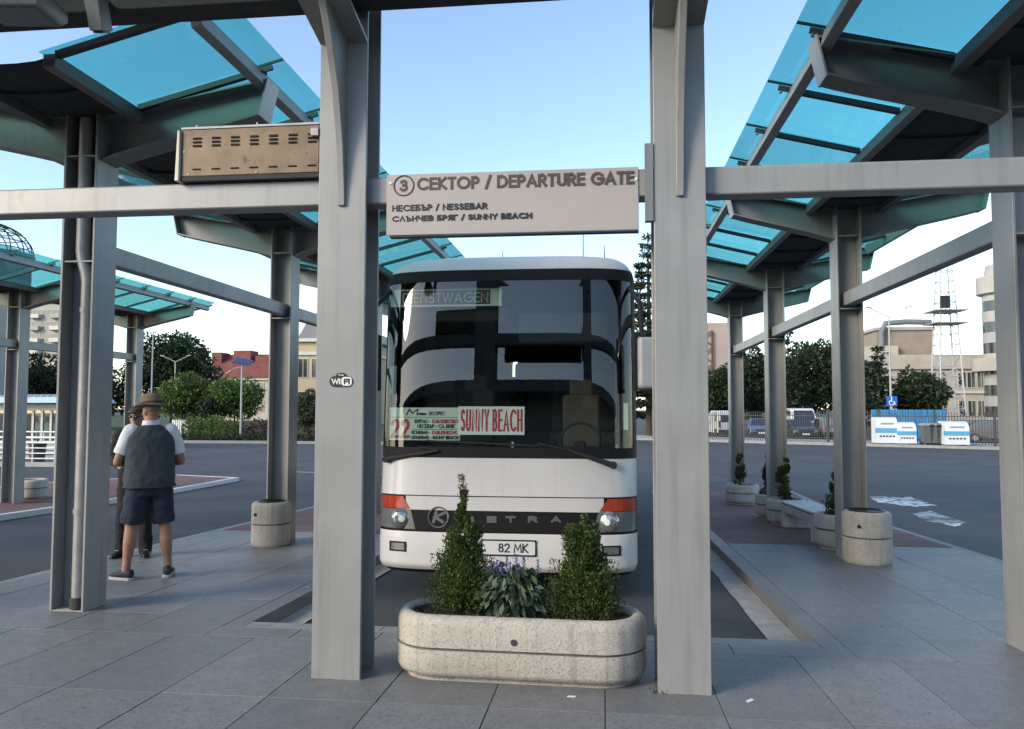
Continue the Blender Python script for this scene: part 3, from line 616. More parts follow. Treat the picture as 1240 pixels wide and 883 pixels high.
# things printed or standing behind the glass
def bpx(px, py, off=0.):
    """bus-local x, z of a picture point on the nose"""
    p = at(px, py, BY); z = p.z-(gz(BY)-.12)
    for _ in range(3): p = at(px, py, BY+byf(z)-.02*z); z = p.z-(gz(BY)-.12)
    return p.x-BX, z
def card(name, px0, px1, py0, py1, m, back=.05, par=bus, th=.004):
    x0, z1 = bpx(px0, py0); x1, z0 = bpx(px1, py1); y = max(fy(x0, z0), fy(x1, z0))+back
    lean = (byf(z1)-byf(z0))
    return MB().prism([(x0, y, z0), (x1, y, z0), (x1, y+lean, z1), (x0, y+lean, z1)], (0, th, 0)).build(name, m, par, smooth=False), y, (x0, x1, z0, z1), math.atan2(lean, z1-z0)
def cardtext(par, text, fr, rect, st, m, y, lean, slant=0., gap=.24):
    X0, X1, Z0, Z1 = rect; a, b, c, d = fr; z0 = Z0+(Z1-Z0)*c; L_ = math.tan(lean)
    lettering('lettering', text, (Z1-Z0)*(d-c), st, (X1-X0)*(b-a), m, par, (X0+(X1-X0)*a, y+(z0-Z0)*L_-.001, z0), (rad(90)-lean, 0, 0), slant=slant, depth=.0015, gap=gap)
# the cards sit against the inside of the glass; the glass has no thickness so they are set 8 mm behind
o, y, R_, ln = card('route_card', 465, 552, 493, 534, 'cardgreen', .012)
cardtext(o, '22', (.02, .29, .06, .66), R_, .030, 'red', y, ln, gap=.34)
cardtext(o, 'M', (.23, .40, .76, .97), R_, .013, 'ink', y, ln, .25); cardtext(o, 'ЕКСПРЕС', (.55, .78, .76, .88), R_, .006, 'ink', y, ln, .2)
cardtext(o, 'БУРГАС -', (.36, .58, .52, .64), R_, .0078, 'ink', y, ln); cardtext(o, 'КАБЛЕШКОВО', (.61, .97, .52, .64), R_, .0078, 'red', y, ln)
cardtext(o, 'НЕСЕБЪР - СЛ. БРЯГ', (.40, .93, .37, .49), R_, .0078, 'ink', y, ln)
cardtext(o, 'BOURGAS -', (.32, .58, .18, .29), R_, .0078, 'ink', y, ln); cardtext(o, 'KABLESHKOVO', (.61, .98, .18, .29), R_, .0078, 'red', y, ln)
cardtext(o, 'NESSEBAR - SUNNY BEACH', (.31, .98, .03, .14), R_, .0078, 'ink', y, ln)
X0, X1, Z0, Z1 = R_; tl = math.tan(ln)
for f, a in ((.70, 0.), (.33, .34)):
    z = Z0+(Z1-Z0)*f; MB().bb(X0+(X1-X0)*max(a, .03), X1-.015, y+tl*(z-Z0)-.002, y+tl*(z-Z0)-.0002, z-.0025, z+.0025).build('rule', 'ink', o)
z = Z0+(Z1-Z0)*.80; MB().ell((X0+(X1-X0)*.465, y+tl*(z-Z0)-.001, z), (.05, .002, .013)).build('swoosh', 'ink', o)
o, y, R_, ln = card('destination_card', 553, 634, 492, 527, 'cardwhite', .012)
cardtext(o, 'SUNNY BEACH', (.04, .97, .12, .90), R_, .018, 'red', y, ln, gap=.46)
o, y, R_, ln = card('display_box', 463, 602, 344, 364, 'ledbox', .03, th=.06)
X0, X1, Z0, Z1 = R_; tl = math.tan(ln)
sc = MB().prism([(X0+(X1-X0)*.09, y-.003, Z0+.018), (X0+(X1-X0)*.90, y-.003, Z0+.018), (X0+(X1-X0)*.90, y-.003+tl*(Z1-Z0-.036), Z1-.018), (X0+(X1-X0)*.09, y-.003+tl*(Z1-Z0-.036), Z1-.018)], (0, .0025, 0)).build('screen', 'ledscreen', o, smooth=False)
cardtext(sc, 'DIENSTWAGEN', (.11, .88, .20, .78), R_, .010, 'ledtext', y-.003, ln)
o, y, R_, ln = card('pass_sticker', 465, 472, 441, 475, 'cardgreen', .012)
o, y, R_, ln = card('pass_sticker', 756, 762, 487, 521, 'cardgreen', .10)
# interior
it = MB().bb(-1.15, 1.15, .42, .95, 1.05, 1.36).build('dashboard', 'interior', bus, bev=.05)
def seat(x, y, z, m='seat'):
    mb = MB(); mb.loft([[(x+a*.22, y+b*.05-.02*k, z+.45+h) for a, b in ((-1, -1), (1, -1), (1, 1), (-1, 1))] for k, h in ((0, 0), (1, .35), (2, .62))])
    o = mb.build('seat_back', m, bus, bev=.04); MB().bb(x-.22, x+.22, y-.48, y+.02, z+.28, z+.43).build('seat_cushion', m, bus, bev=.04)
    MB().bb(x-.14, x+.14, y-.06, y+.04, z+1.05, z+1.25).build('headrest', m, bus, bev=.035); return o
seat(.70, 1.75, .95); seat(-.55, 1.7, 1.0); seat(-.95, 1.72, 1.0)
for r in range(4):
    for x in (-.95, -.50, .50, .95): seat(x, 2.9+r*.85, 1.15)
MB().tube([(.70+.21*math.cos(t*math.pi/12), 1.02+.09*math.sin(t*math.pi/12), 1.50+.19*math.sin(t*math.pi/12)) for t in range(25)], .016, 8, False).build('steering_wheel', 'rubber', bus)
MB().bb(.64, .76, .75, 1.2, 1.2, 1.5).build('steering_column', 'rubber', bus, bev=.02)
for s_ in (-1, 1):
    for r in range(3):
        MB().grid([[(s_*(1.10+.02*math.sin(k*2.2)), 1.5+r*1.9+k*.05, z) for k in range(9)] for z in (1.7, 2.85)]).build('curtain', 'curtain', bus)
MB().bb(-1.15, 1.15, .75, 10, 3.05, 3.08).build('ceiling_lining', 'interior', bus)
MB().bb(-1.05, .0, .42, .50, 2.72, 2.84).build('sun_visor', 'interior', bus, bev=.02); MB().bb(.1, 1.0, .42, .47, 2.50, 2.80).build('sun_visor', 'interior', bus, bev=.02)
# lamps
def lampband(name, s_, x_in0, x_in1, z0, z1, off, m, xo=1.273):
    """piece of the nose surface between an inner slanted edge and the corner"""
    rows = []
    for i in range(5):
        z = z0+(z1-z0)*i/4; xi = x_in0+(x_in1-x_in0)*i/4
        rows.append([(s_*(xi+(xo-.005-xi)*(j/10)), fy(xi+(xo-.005-xi)*(j/10), z, 0)-off*(1-.0*j), z) for j in range(11)])
    return MB().grid(rows).build(name, m, bus, ang=60)
for s_ in (-1, 1):
    lampband('turn_signal', s_, .91, .98 if s_ < 0 else .99, .862, .978, .006, 'orange', 1.265)
    hd = lampband('headlight', s_, .85, .90, .668, .856, .004, 'lampgrey', 1.265)
    xx = s_*.985; MB().lathe([(.0, -.02), (.066, -.012), (.098, .008), (.104, .022), (.104, .05)], n=24).build('reflector', 'lampclear', hd, (xx, fy(abs(xx), .76)-.02, .765), (rad(-90), 0, s_*rad(-12)))
    MB().lathe([(.0, -.028), (.03, -.025), (.036, -.012), (.03, .02)], n=16).build('bulb', 'cardwhite', hd, (xx, fy(abs(xx), .76)-.022, .765), (rad(-90), 0, s_*rad(-12)))
    fo = MB().grid([[(s_*(.93+.18*j/6), fy(.93+.18*j/6, z)-.006, z) for j in range(7)] for z in (.455, .50, .55)]).build('fog_lamp', 'bustrim', bus)
    MB().grid([[(s_*(.95+.14*j/6), fy(.95+.14*j/6, z)-.009, z) for j in range(7)] for z in (.47, .50, .535)]).build('lens', 'lampgrey', fo)
    MB().box((s_*.98, .40, 3.285), (.13, .05, .035), rz=s_*rad(10)).build('marker_lamp', 'bustrim', bus, bev=.01)
    # wheels
    for y in (2.75, 8.9):
        wv = MB().lathe([(.30, -.14), (.46, -.14), (.50, -.11), (.50, .11), (.46, .14), (.30, .14)], n=28).build('wheel', 'rubber', bus, (s_*1.03, y, .50), (0, rad(90), 0))
        MB().lathe([(.0, -.06), (.12, -.10), (.30, -.05), (.30, .05), (.12, .10), (.0, .06)], n=24).build('rim', 'galv', wv)
# emblem and lettering on the badge panel
ex, ez = bpx(530, 627); q = [(ex+.095*math.cos(t*math.pi/20), fy(ex, ez)-.006, ez+.095*math.sin(t*math.pi/20)) for t in range(41)]
em = MB().tube(q, .008, 6, False).build('emblem_ring', 'emblem', bus)
lettering('emblem_letter', 'K', .115, .028, .115, 'emblem', em, (ex-.06, fy(ex, ez)-.004, ez-.057), slant=.2)
for ch, px in zip('SETRA', (568, 595, 618, 645, 673)):
    x, z = bpx(px, 629.5); wd = .095; lettering('badge_letter', ch, .062, .020, wd, 'emblem', bus, (x-wd/2, fy(x, z)-.004, z-.031))
# number plate
px_, pz_ = bpx(616, 664); pl = MB().prism([(x, fy(0, .45)-.012, z) for x, z in rrect(px_-.26, px_+.26, pz_-.075, pz_+.075, .015)], (0, .008, 0)).build('number_plate', 'bustrim', bus, smooth=False)
MB().prism([(x, fy(0, .45)-.016, z) for x, z in rrect(px_-.247, px_+.247, pz_-.062, pz_+.062, .012)], (0, .0035, 0)).build('plate_face', 'plate', pl, smooth=False)
lettering('lettering', '82', .085, .013, .11, 'ink', pl, (px_-.10, fy(0, .45)-.0165, pz_-.042)); lettering('lettering', 'MK', .085, .013, .14, 'ink', pl, (px_+.045, fy(0, .45)-.0165, pz_-.042))
# wipers
def wip(pa, pb, pc):
    A = bpx(*pa); B = bpx(*pb); Cc = bpx(*pc); P = lambda q, o: Vector((q[0], fy(q[0], q[1])-o, q[1]))
    w_ = MB().tube([P(A, .05), P(A, .06)*.3+P(B, .05)*.7, P(B, .03)], [.028, .018, .010], 8).build('wiper_arm', 'rubber', bus)
    MB().cyl(P(A, .0), P(A, .075), .035, n=12).build('pivot', 'rubber', w_)
    e = [P((B[0]+(Cc[0]-B[0])*t, B[1]+(Cc[1]-B[1])*t), .014) for t in lin(0, 1, 8)]; MB().tube(e, .010, 6).build('wiper_blade', 'rubber', w_)
wip((463, 557), (530, 546), (505, 541))
wip((743, 564), (690, 546), (650, 537))
MB().tube([Vector((x, fy(x, 1.50)-.014, 1.50-.04*(x+.4))) for x in lin(-.75, .35, 8)], .009, 6).build('wiper_blade', 'rubber', bus)
# mirrors on black arms
for s_ in (-1, 1):
    mi = MB().loft([[(s_*1.40+a*.125, .05+b*.07, z) for a, b in ((-.8, -1), (.8, -1), (1, -.5), (1, 1), (-1, 1), (-1, -.5))] for z in (2.02, 2.06, 2.45, 2.50)]).build('mirror', 'busw', bus, bev=.02)
    MB().tube([(s_*1.20, .35, 3.05), (s_*1.30, .12, 2.85), (s_*1.32, .06, 2.5)], .025, 8).build('mirror_arm', 'rubber', mi)
    MB().bb(s_*1.235, s_*1.275, .03, .12, 2.0, 2.55).build('mirror_edge', 'rubber', mi, bev=.01)
for px, h_, r in ((612, .10, .008), (707, .6, .006), (732, .12, .008)):
    x = bpx(px, 300)[0]; an = MB().cyl((x, .95, 3.37), (x, 1.05, 3.38+h_+.12), r, r*.4, n=6).build('antenna', 'rubber', bus)
    MB().cyl((x, .95, 3.37), (x, .955, 3.42), .02, .012, n=8).build('antenna_base', 'rubber', an)

# ================================================================ PLANTS
def leaf_mesh(name, m, pos, nrm_dir, length, width, bend=.15):
    """many separate small pointed leaves; pos (N,3), direction (N,3)"""
    N = len(pos); d = nrm_dir/np.linalg.norm(nrm_dir, axis=1, keepdims=True)
    rnd = RNG.normal(size=(N, 3)); s_ = np.cross(d, rnd); s_ /= np.linalg.norm(s_, axis=1, keepdims=True); nn = np.cross(d, s_)
    L = (length*RNG.uniform(.65, 1.3, N))[:, None]; W = (width*RNG.uniform(.7, 1.25, N))[:, None]
    p0 = pos; p1 = pos+d*L*.5+s_*W*.5+nn*L*bend; p2 = pos+d*L; p3 = pos+d*L*.5-s_*W*.5+nn*L*bend
    v = np.stack([p0, p1, p2, p3], 1).reshape(-1, 3); me = bpy.data.meshes.new(name)
    me.vertices.add(4*N); me.vertices.foreach_set('co', v.ravel()); me.loops.add(4*N); me.loops.foreach_set('vertex_index', np.arange(4*N, dtype=np.int32))
    me.polygons.add(N); me.polygons.foreach_set('loop_start', np.arange(0, 4*N, 4, dtype=np.int32)); me.polygons.foreach_set('loop_total', np.full(N, 4, np.int32))
    me.materials.append(MATS[m]); me.update(calc_edges=True); me.validate(); return me
def thuja(label, loc, h, prof, n=9000, tip=None, brown=.12, size=.035, name='thuja_shrub', group=None):
    """prof: list of (height fraction, radius)"""
    root = thing(name, label, 'shrub', loc, random.uniform(0, 6), group)
    MB().tube([(0, 0, -.03), (.01, 0, h*.4), (0, .01, h*.8)], [.022, .014, .005], 7).build('trunk', 'bark', root)
    hs = np.array([a for a, b in prof]); rs = np.array([b for a, b in prof])
    nb = max(22, int(n/330)); t = RNG.uniform(0, 1, nb*6); R0 = np.interp(t, hs, rs); keep = RNG.uniform(0, R0.max(), nb*6) < R0+.02; t = t[keep][:nb]; R0 = np.interp(t, hs, rs); nb = len(t)
    a = RNG.uniform(0, 2*np.pi, nb); rr = R0*RNG.uniform(.35, .98, nb); c = np.stack([rr*np.cos(a), rr*np.sin(a), t*h], 1)
    k = n//nb; cc = np.repeat(c, k, 0); aa = np.repeat(a, k)+RNG.normal(size=nb*k)*.5; lob = np.repeat(np.maximum(.014, R0*.34)*RNG.uniform(.7, 1.3, nb), k)[:, None]
    off = np.clip(RNG.normal(size=(nb*k, 3)), -1.5, 1.5)*np.array([.55, .55, 1.15])*lob; pos = cc+off
    out = np.stack([np.cos(aa), np.sin(aa), np.zeros(nb*k)], 1); d = out*.55+np.array([0, 0, 1.])*1.0+RNG.normal(size=(nb*k, 3))*.4
    pos[:, 2] = np.clip(pos[:, 2], .0, h)
    nbk = int(len(pos)*brown); idx = RNG.permutation(len(pos)); w_ = np.argsort(pos[:, 2]+RNG.normal(size=len(pos))*h*.22)
    place('foliage', leaf_mesh('foliage', 'leaf_thuja', pos[w_[nbk:]], d[w_[nbk:]], size, size*.42), root)
    if nbk: place('foliage', leaf_mesh('foliage', 'leaf_thuja_brown', pos[w_[:nbk]], d[w_[:nbk]]*np.array([1, 1, .2]), size, size*.35), root)
    if tip:
        m_ = 260; t = RNG.uniform(0, 1, m_); p = np.stack([RNG.normal(size=m_)*.012+t*tip[0], RNG.normal(size=m_)*.012, h*.93+t*tip[1]], 1)
        place('leading_shoot', leaf_mesh('leading_shoot', 'leaf_thuja_brown', p, RNG.normal(size=(m_, 3))*.6+np.array([.3, 0, 1]), size*.9, size*.3), root)
    return root
# the long stone planter under the sign
PX = (at(481, 790, 4.85).x+at(781, 790, 4.85).x)/2; PY = 4.93
def stadium(hx, hy, z, n=14):
    o = []
    for cx, a0 in ((hx-hy, -90), (-(hx-hy), 90)):
        o += [(cx+hy*math.cos(rad(a0+180*i/n)), hy*math.sin(rad(a0+180*i/n)), z) for i in range(n+1)]
    return o
pl_ = thing('stone_planter', 'long rounded pale stone planter with dark groove between the two portal columns', 'planter', (PX, PY, gz(PY)), rad(-1.5))
HX, HY = .765, .285
prof = [(-.06, 0.), (-.06, .03), (-.015, .045), (.0, .075), (0., .196)]
MB().loft([stadium(HX+o, HY+o, z) for o, z in prof]).build('lower_shell', 'aggregate', pl_, ang=50)
MB().loft([stadium(HX-.012, HY-.012, .195), stadium(HX-.012, HY-.012, .213)]).build('groove', 'aggregate_dark', pl_)
MB().loft([stadium(HX+o, HY+o, z) for o, z in [(0., .212), (0., .33), (-.008, .36), (-.03, .385), (-.055, .392), (-.075, .385), (-.085, .365), (-.085, .30)]], False).build('upper_shell', 'aggregate', pl_, ang=50)
so = MB(); hn = 22
rows = []
for i in range(hn+1):
    x = -.67+1.34*i/hn; hw = math.sqrt(max(0, .195**2-max(0, abs(x)-.475)**2)); rows.append([(x, -hw+2*hw*j/8, .345+.018*math.sin(x*9+j)+.012*math.sin(x*23+j*2.1)) for j in range(9)])
so.grid(rows).build('soil', 'soil', pl_)
MB().cyl((.0, -HY-.004, .262), (.0, -HY+.01, .262), .019, n=14).build('lifting_socket', 'gutter', pl_)
gp_ = PY; zp = gz(PY)+.35
def ppx(px): return at(px, 740, PY).x
thuja('tall pointed green thuja with a bare leading shoot in the stone planter', (ppx(562), PY+.01, zp), .74, [(0, .12), (.08, .20), (.22, .19), (.42, .14), (.60, .105), (.78, .065), (.92, .03), (1, .006)], 26000, (.03, .16), .10, .021)
thuja('shorter bushy green thuja in the stone planter', (ppx(708), PY+.0, zp), .60, [(0, .13), (.08, .20), (.25, .20), (.42, .15), (.56, .105), (.72, .125), (.85, .09), (1, .03)], 26000, None, .10, .021)
sa = thing('sage_plant', 'leafy sage plant with purple flower spikes between the two thujas', 'plant', (ppx(620), PY-.05, zp))
pts = []; dirs = []
for i in range(620):
    a = random.uniform(0, 2*math.pi); t = random.random()**.7; r = .17*math.sqrt(random.random()); z = .03+.31*t*(1-.45*(r/.17)**2)
    pts.append((r*math.cos(a)*1.05, r*math.sin(a)*.9, z)); dirs.append((math.cos(a)*.8, math.sin(a)*.8, random.uniform(-1.7, .0)))
place('leaves', leaf_mesh('leaves', 'leaf_sage', np.array(pts), np.array(dirs), .072, .031, .12), sa)
for i in range(9):
    a = random.uniform(0, 6.28); r = random.uniform(.02, .12); MB().tube([(0, 0, 0), (r*.5*math.cos(a), r*.5*math.sin(a), .15), (r*math.cos(a), r*math.sin(a), .27)], [.005, .004, .003], 5).build('stem', 'leaf_mid', sa)
for x, z, y in ((-.12, .29, 0), (-.085, .31, -.03), (-.03, .33, .02), (.03, .34, .0), (.075, .32, .04), (-.14, .26, .03), (.165, .31, .0), (.05, .30, -.04), (.0, .305, -.05), (-.05, .285, -.06)):
    n_ = 45; t = RNG.uniform(0, 1, n_); p = np.stack([x+RNG.normal(size=n_)*.007, y+RNG.normal(size=n_)*.007, z-.04+t*.075], 1)
    st_ = MB().tube([(x*.7, y*.7, .18), (x, y, z-.03), (x, y, z+.03)], .0025, 5).build('stem', 'leaf_mid', sa)
    place('flower_spike', leaf_mesh('flower_spike', 'petal', p, RNG.normal(size=(n_, 3))+np.array([0, 0, .4]), .013, .008), sa)

# ================================================================ PLATFORM FURNITURE
def bin_(label, x, y, r=.27, h=.56):
    o = thing('concrete_litter_bin', label, 'litter bin', (x, y, gz(y)), random.uniform(-.2, .2), 'concrete litter bins beside the canopy columns')
    MB().lathe([(.0, .0), (r-.025, 0), (r-.012, .01), (r-.004, .05), (r, .09), (r, h*.50)], n=40).build('lower_drum', 'aggregate', o, ang=50)
    MB().lathe([(r-.010, h*.50+.001), (r-.010, h*.53)], n=40).build('groove', 'aggregate_dark', o)
    MB().lathe([(r, h*.53+.001), (r, h-.06), (r-.006, h-.025), (r-.03, h-.002), (r-.07, h), (r-.08, h-.05), (r-.08, h-.2)], n=40).build('upper_drum', 'aggregate', o, ang=50)
    MB().lathe([(.0, h-.012), (r-.105, h-.004), (r-.082, h+.012), (r-.075, h+.012), (r-.075, h-.01)], n=32).build('liner_rim', 'black', o)
    MB().cyl((-.11, -r*.92-.012, h*.74), (-.105, -r*.85, h*.74), .022, n=12).build('lifting_socket', 'black', o); return o
bl = onground(321, 664); br = onground(1057, 686)
bin_('pale concrete litter bin in front of the column behind the men', bl.x-.05, bl.y+.29, .25, .57)
bin_('pale concrete litter bin beside the concrete bench and canopy column', br.x+.03, br.y+.28, .27, .60)
def round_planter(label, x, y, r=.33, h=.42, plant=None, m='aggregate'):
    o = thing('round_planter', label, 'planter', (x, y, gz(y)), 0, 'round concrete planters along the platforms')
    MB().lathe([(r-.07, 0.), (r-.07, .03), (r-.02, .05), (r, .09), (r, h*.55)], n=36).build('lower_drum', m, o, ang=50)
    MB().lathe([(r-.012, h*.55+.001), (r-.012, h*.60)], n=36).build('groove', 'aggregate_dark', o)
    MB().lathe([(r, h*.60+.001), (r, h-.05), (r-.012, h-.015), (r-.04, h), (r-.07, h-.01), (r-.075, h-.09)], n=36).build('upper_drum', m, o, ang=50)
    MB().lathe([(.0, h-.05), (r-.076, h-.06)], n=24).build('soil', 'soil', o); return o
mat('agg2', (.52, .49, .43), .85, 0, var=.12, vscale=6, streak=.4, bump=.35, bscale=130, bdist=.004)
def pxy(px, Y): return fx0_(px, Y), Y
def fx0_(px, Y): return at(px, 495, Y).x
for lb, px, Y, r, plb, ppx_, ph_, pr_, n_, br_ in (
    ('round concrete planter standing alone before the farthest canopy column', 897, 17.85, .36, 'thin browning conifer seedling in the planter standing alone', 895, .72, [(0, .08), (.4, .10), (.8, .06), (1, .02)], 2200, .55),
    ('round concrete planter behind the canopy column, farther of the pair by the bench', 935, 14.95, .33, 'slim dark green conifer in the planter behind the canopy column', 928, .75, [(0, .12), (.4, .11), (.8, .06), (1, .02)], 2600, .08),
    ('round concrete planter touching the far end of the bench', 950, 13.82, .32, 'browning conifer seedling in the planter at the far end of the bench', 949, .70, [(0, .13), (.3, .15), (.7, .10), (1, .03)], 3200, .4)):
    round_planter(lb, fx0_(px, Y), Y, r, .43, m='agg2'); thuja(plb, (fx0_(ppx_, Y), Y, gz(Y)+.38), ph_, pr_, n_, None, br_, .045, 'conifer_seedling')
p2 = Vector((fx0_(1014, 10.95), 10.95, 0)); round_planter('round concrete planter between the bench and the canopy column', p2.x, p2.y, .32, .46, m='agg2')
thuja('dense dark conifer in the planter between bench and column', (p2.x-.02, p2.y, gz(p2.y)+.40), .66, [(0, .16), (.3, .15), (.7, .08), (1, .02)], 3500, None, .05, .04, 'conifer_seedling')
round_planter('round concrete planter beside the column behind the litter bin', -3.78, 11.15, .33, .46, m='agg2')
thuja('low dark leafy shrub in the planter behind the litter bin', (-3.74, 11.15, gz(11.1)+.40), .50, [(0, .22), (.4, .28), (.8, .2), (1, .08)], 3600, None, .0, .06, 'low_shrub')
p3 = onground(28, 606); round_planter('empty round concrete planter on the red island', p3.x-.05, p3.y+.3, .33, .44, m='agg2')
# bench
bA = onground(985, 656); bB = onground(948, 633); bx = bA.x+.20; by0, by1 = bA.y-.12, 13.45
be = thing('concrete_bench', 'long pale concrete bench with white slats on the red paving', 'bench', (bx, (by0+by1)/2, gz((by0+by1)/2)))
be.rotation_euler = (RS, 0, 0); L = by1-by0
for s_ in (-1, 1): MB().bb(-.23, .23, s_*L/2-.0 if s_ < 0 else L/2-.14, -L/2+.14 if s_ < 0 else L/2, -.0, .37).build('leg', 'agg2', be, bev=.008)
MB().prism([(-.22, -L/2+.142, .25), (.22, -L/2+.142, .25), (.22, -L/2+.142, .368), (-.22, -L/2+.142, .368)], (0, L-.284, 0)).build('beam', 'agg2', be, bev=.006)
MB().bb(-.22, .22, -L/2+.01, L/2-.01, .372, .385).build('bearer', 'gutter', be)
for i in range(6): MB().bb(-.228+i*.078, -.228+i*.078+.064, -L/2-.005, L/2+.005, .387, .418).build('slat', 'benchwhite', be, bev=.004)
# small litter on the paving
for px, py, s_, nm, lb in ((372, 711, .010, 'cigarette_end', 'small white cigarette end on the slabs by the left bay kerb'), (692, 844, .016, 'paper_scrap', 'small white paper scrap on the slab below the planter'), (908, 849, .02, 'paper_scrap', 'torn white paper scrap on the slab right of the column')):
    p = onground(px, py); o = MB().prism([(-s_*1.6, -s_*.5, 0), (s_*1.3, -s_*.7, 0), (s_*1.7, s_*.5, 0), (-s_*.9, s_*.7, 0)], (0, 0, .003)).build(nm, 'cardwhite', None, (p.x, p.y, p.z+.001), (RS, 0, random.random())); tag(o, lb, 'litter')
p = onground(797, 838); w_ = RNG.normal(size=(60, 3))*np.array([.03, .012, .006]); w_[:, 2] = np.abs(w_[:, 2])
wd = thing('weed_tuft', 'tiny weed tuft growing at the foot of the steel column', 'weed', (p.x+.03, p.y-.0, p.z)); place('leaves', leaf_mesh('leaves', 'leaf_olive', w_, RNG.normal(size=(60, 3))+np.array([0, -.5, .7]), .022, .010), wd)
MB().tube([(0, 0, -.005), (0, -.004, .012)], .003, 5).build('stem', 'leaf_mid', wd)

# ================================================================ PEOPLE
def remesh(o, vox, sm=4):
    r = o.modifiers.new('remesh', 'REMESH'); r.mode = 'VOXEL'; r.voxel_size = vox; r.use_smooth_shade = True
    k = o.modifiers.new('smooth', 'SMOOTH'); k.factor = .5; k.iterations = sm; return o
fold_tex = bpy.data.textures.new('folds', 'CLOUDS'); fold_tex.noise_scale = .11; fold_tex.noise_depth = 2
def folds(o, k=.03):
    d = o.modifiers.new('folds', 'DISPLACE'); d.texture = fold_tex; d.strength = k; d.mid_level = .5; return o
def limb(mb, pts, rs, n=14, cap=True):
    for i in range(len(pts)-1): mb.cyl(pts[i], pts[i+1], rs[i], rs[i+1], n)
    for p, r in list(zip(pts, rs))[:None if cap else -1]: mb.ell(p, (r, r, r), 12, 8)
    return mb
def ering(cx, cy, z, a, b, n=22, p=2.4):
    return [(cx+math.copysign(abs(math.cos(t))**(2/p), math.cos(t))*a, cy+math.copysign(abs(math.sin(t))**(2/p), math.sin(t))*b, z) for t in (2*math.pi*i/n for i in range(n))]
def hand(mb, wr, dr, side, palm_n):
    """five separate bent fingers; dr = pointing direction, palm_n = palm normal (fingers curl towards it)"""
    d = Vector(dr).normalized(); nrm = Vector(palm_n); nrm = (nrm-d*nrm.dot(d)).normalized(); s_ = d.cross(nrm)*side; w0 = Vector(wr)
    mb.cyl(w0-d*.01, w0+d*.03, .026, .028, 10)
    rot = Matrix((s_, d, nrm)).transposed(); mb.ell(w0+d*.055, (.040, .055, .016), 12, 8, rot)
    for i, (off, ln) in enumerate(((-.030, .066), (-.010, .076), (.010, .072), (.029, .056))):
        a = w0+d*.095+s_*off; b = a+d*ln*.45+nrm*ln*.15; c = b+d*ln*.15+nrm*ln*.35; e = c-d*ln*.10+nrm*ln*.25
        limb(mb, [w0+d*.06+s_*off*.9, a, b, c, e], [.010, .0095, .009, .0085, .0075], 8)
    t0 = w0+d*.03-s_*.034; t1 = t0+d*.030-s_*.022+nrm*.012; t2 = t1+d*.028+nrm*.018; limb(mb, [t0, t1, t2], [.012, .010, .009], 8)
def head(mb, c, yaw, pitch=0.):
    m = Matrix.Rotation(yaw, 3, 'Z') @ Matrix.Rotation(-pitch, 3, 'X'); P = lambda x, y, z: Vector(c)+m @ Vector((x, y, z))
    mb.ell(P(0, -.010, .02), (.076, .096, .105), 18, 12, m); mb.ell(P(0, .030, -.045), (.056, .066, .068), 16, 10, m)   # skull, jaw
    mb.ell(P(0, .085, -.085), (.022, .018, .018), 10, 7, m); limb(mb, [P(0, .090, .025), P(0, .112, -.022)], [.009, .015], 8)   # chin, nose
    mb.ell(P(0, .088, -.052), (.026, .012, .010), 10, 6, m); mb.ell(P(0, .083, .036), (.052, .014, .010), 10, 6, m)     # lips, brow
    for s_ in (-1, 1): mb.ell(P(s_*.077, -.012, -.008), (.011, .022, .034), 10, 8, m); mb.ell(P(s_*.046, .055, -.018), (.020, .022, .018), 8, 6, m)
    return P, m
def shoe(par, foot, yaw, m='shoe', ms='sole'):
    Rz = Matrix.Rotation(yaw, 3, 'Z'); f = Vector(foot)
    def rg(y, w_, z0, z1): return [f+Rz @ Vector((w_*math.cos(t), y, z0+(z1-z0)*(.5+.5*math.sin(t)))) for t in (2*math.pi*i/14 for i in range(14))]
    o = MB().loft([rg(-.085, .020, .03, .07), rg(-.075, .036, .024, .105), rg(-.03, .040, .024, .115), rg(.02, .042, .024, .105), rg(.07, .046, .024, .082), rg(.13, .049, .024, .066), rg(.17, .042, .024, .056), rg(.195, .018, .028, .045)]).build('shoe', m, par, ang=70)
    def rs(y, w_, z): return [f+Rz @ Vector((w_*q, y, z)) for q in (-1, 1)]
    out = [(-.092, .018), (-.075, .040), (0, .045), (.07, .050), (.13, .053), (.175, .044), (.20, .015)]
    poly = [f+Rz @ Vector((-w_, y, .0)) for y, w_ in out]+[f+Rz @ Vector((w_, y, .0)) for y, w_ in reversed(out)]
    MB().prism(poly, (0, 0, .027)).build('sole', ms, o, bev=.004)
    for k in range(3): MB().tube([f+Rz @ Vector((-.025, .035+k*.025, .103-k*.010)), f+Rz @ Vector((0, .037+k*.025, .108-k*.010)), f+Rz @ Vector((.025, .035+k*.025, .103-k*.010))], .004, 5).build('lace', 'sole', o)
    return o
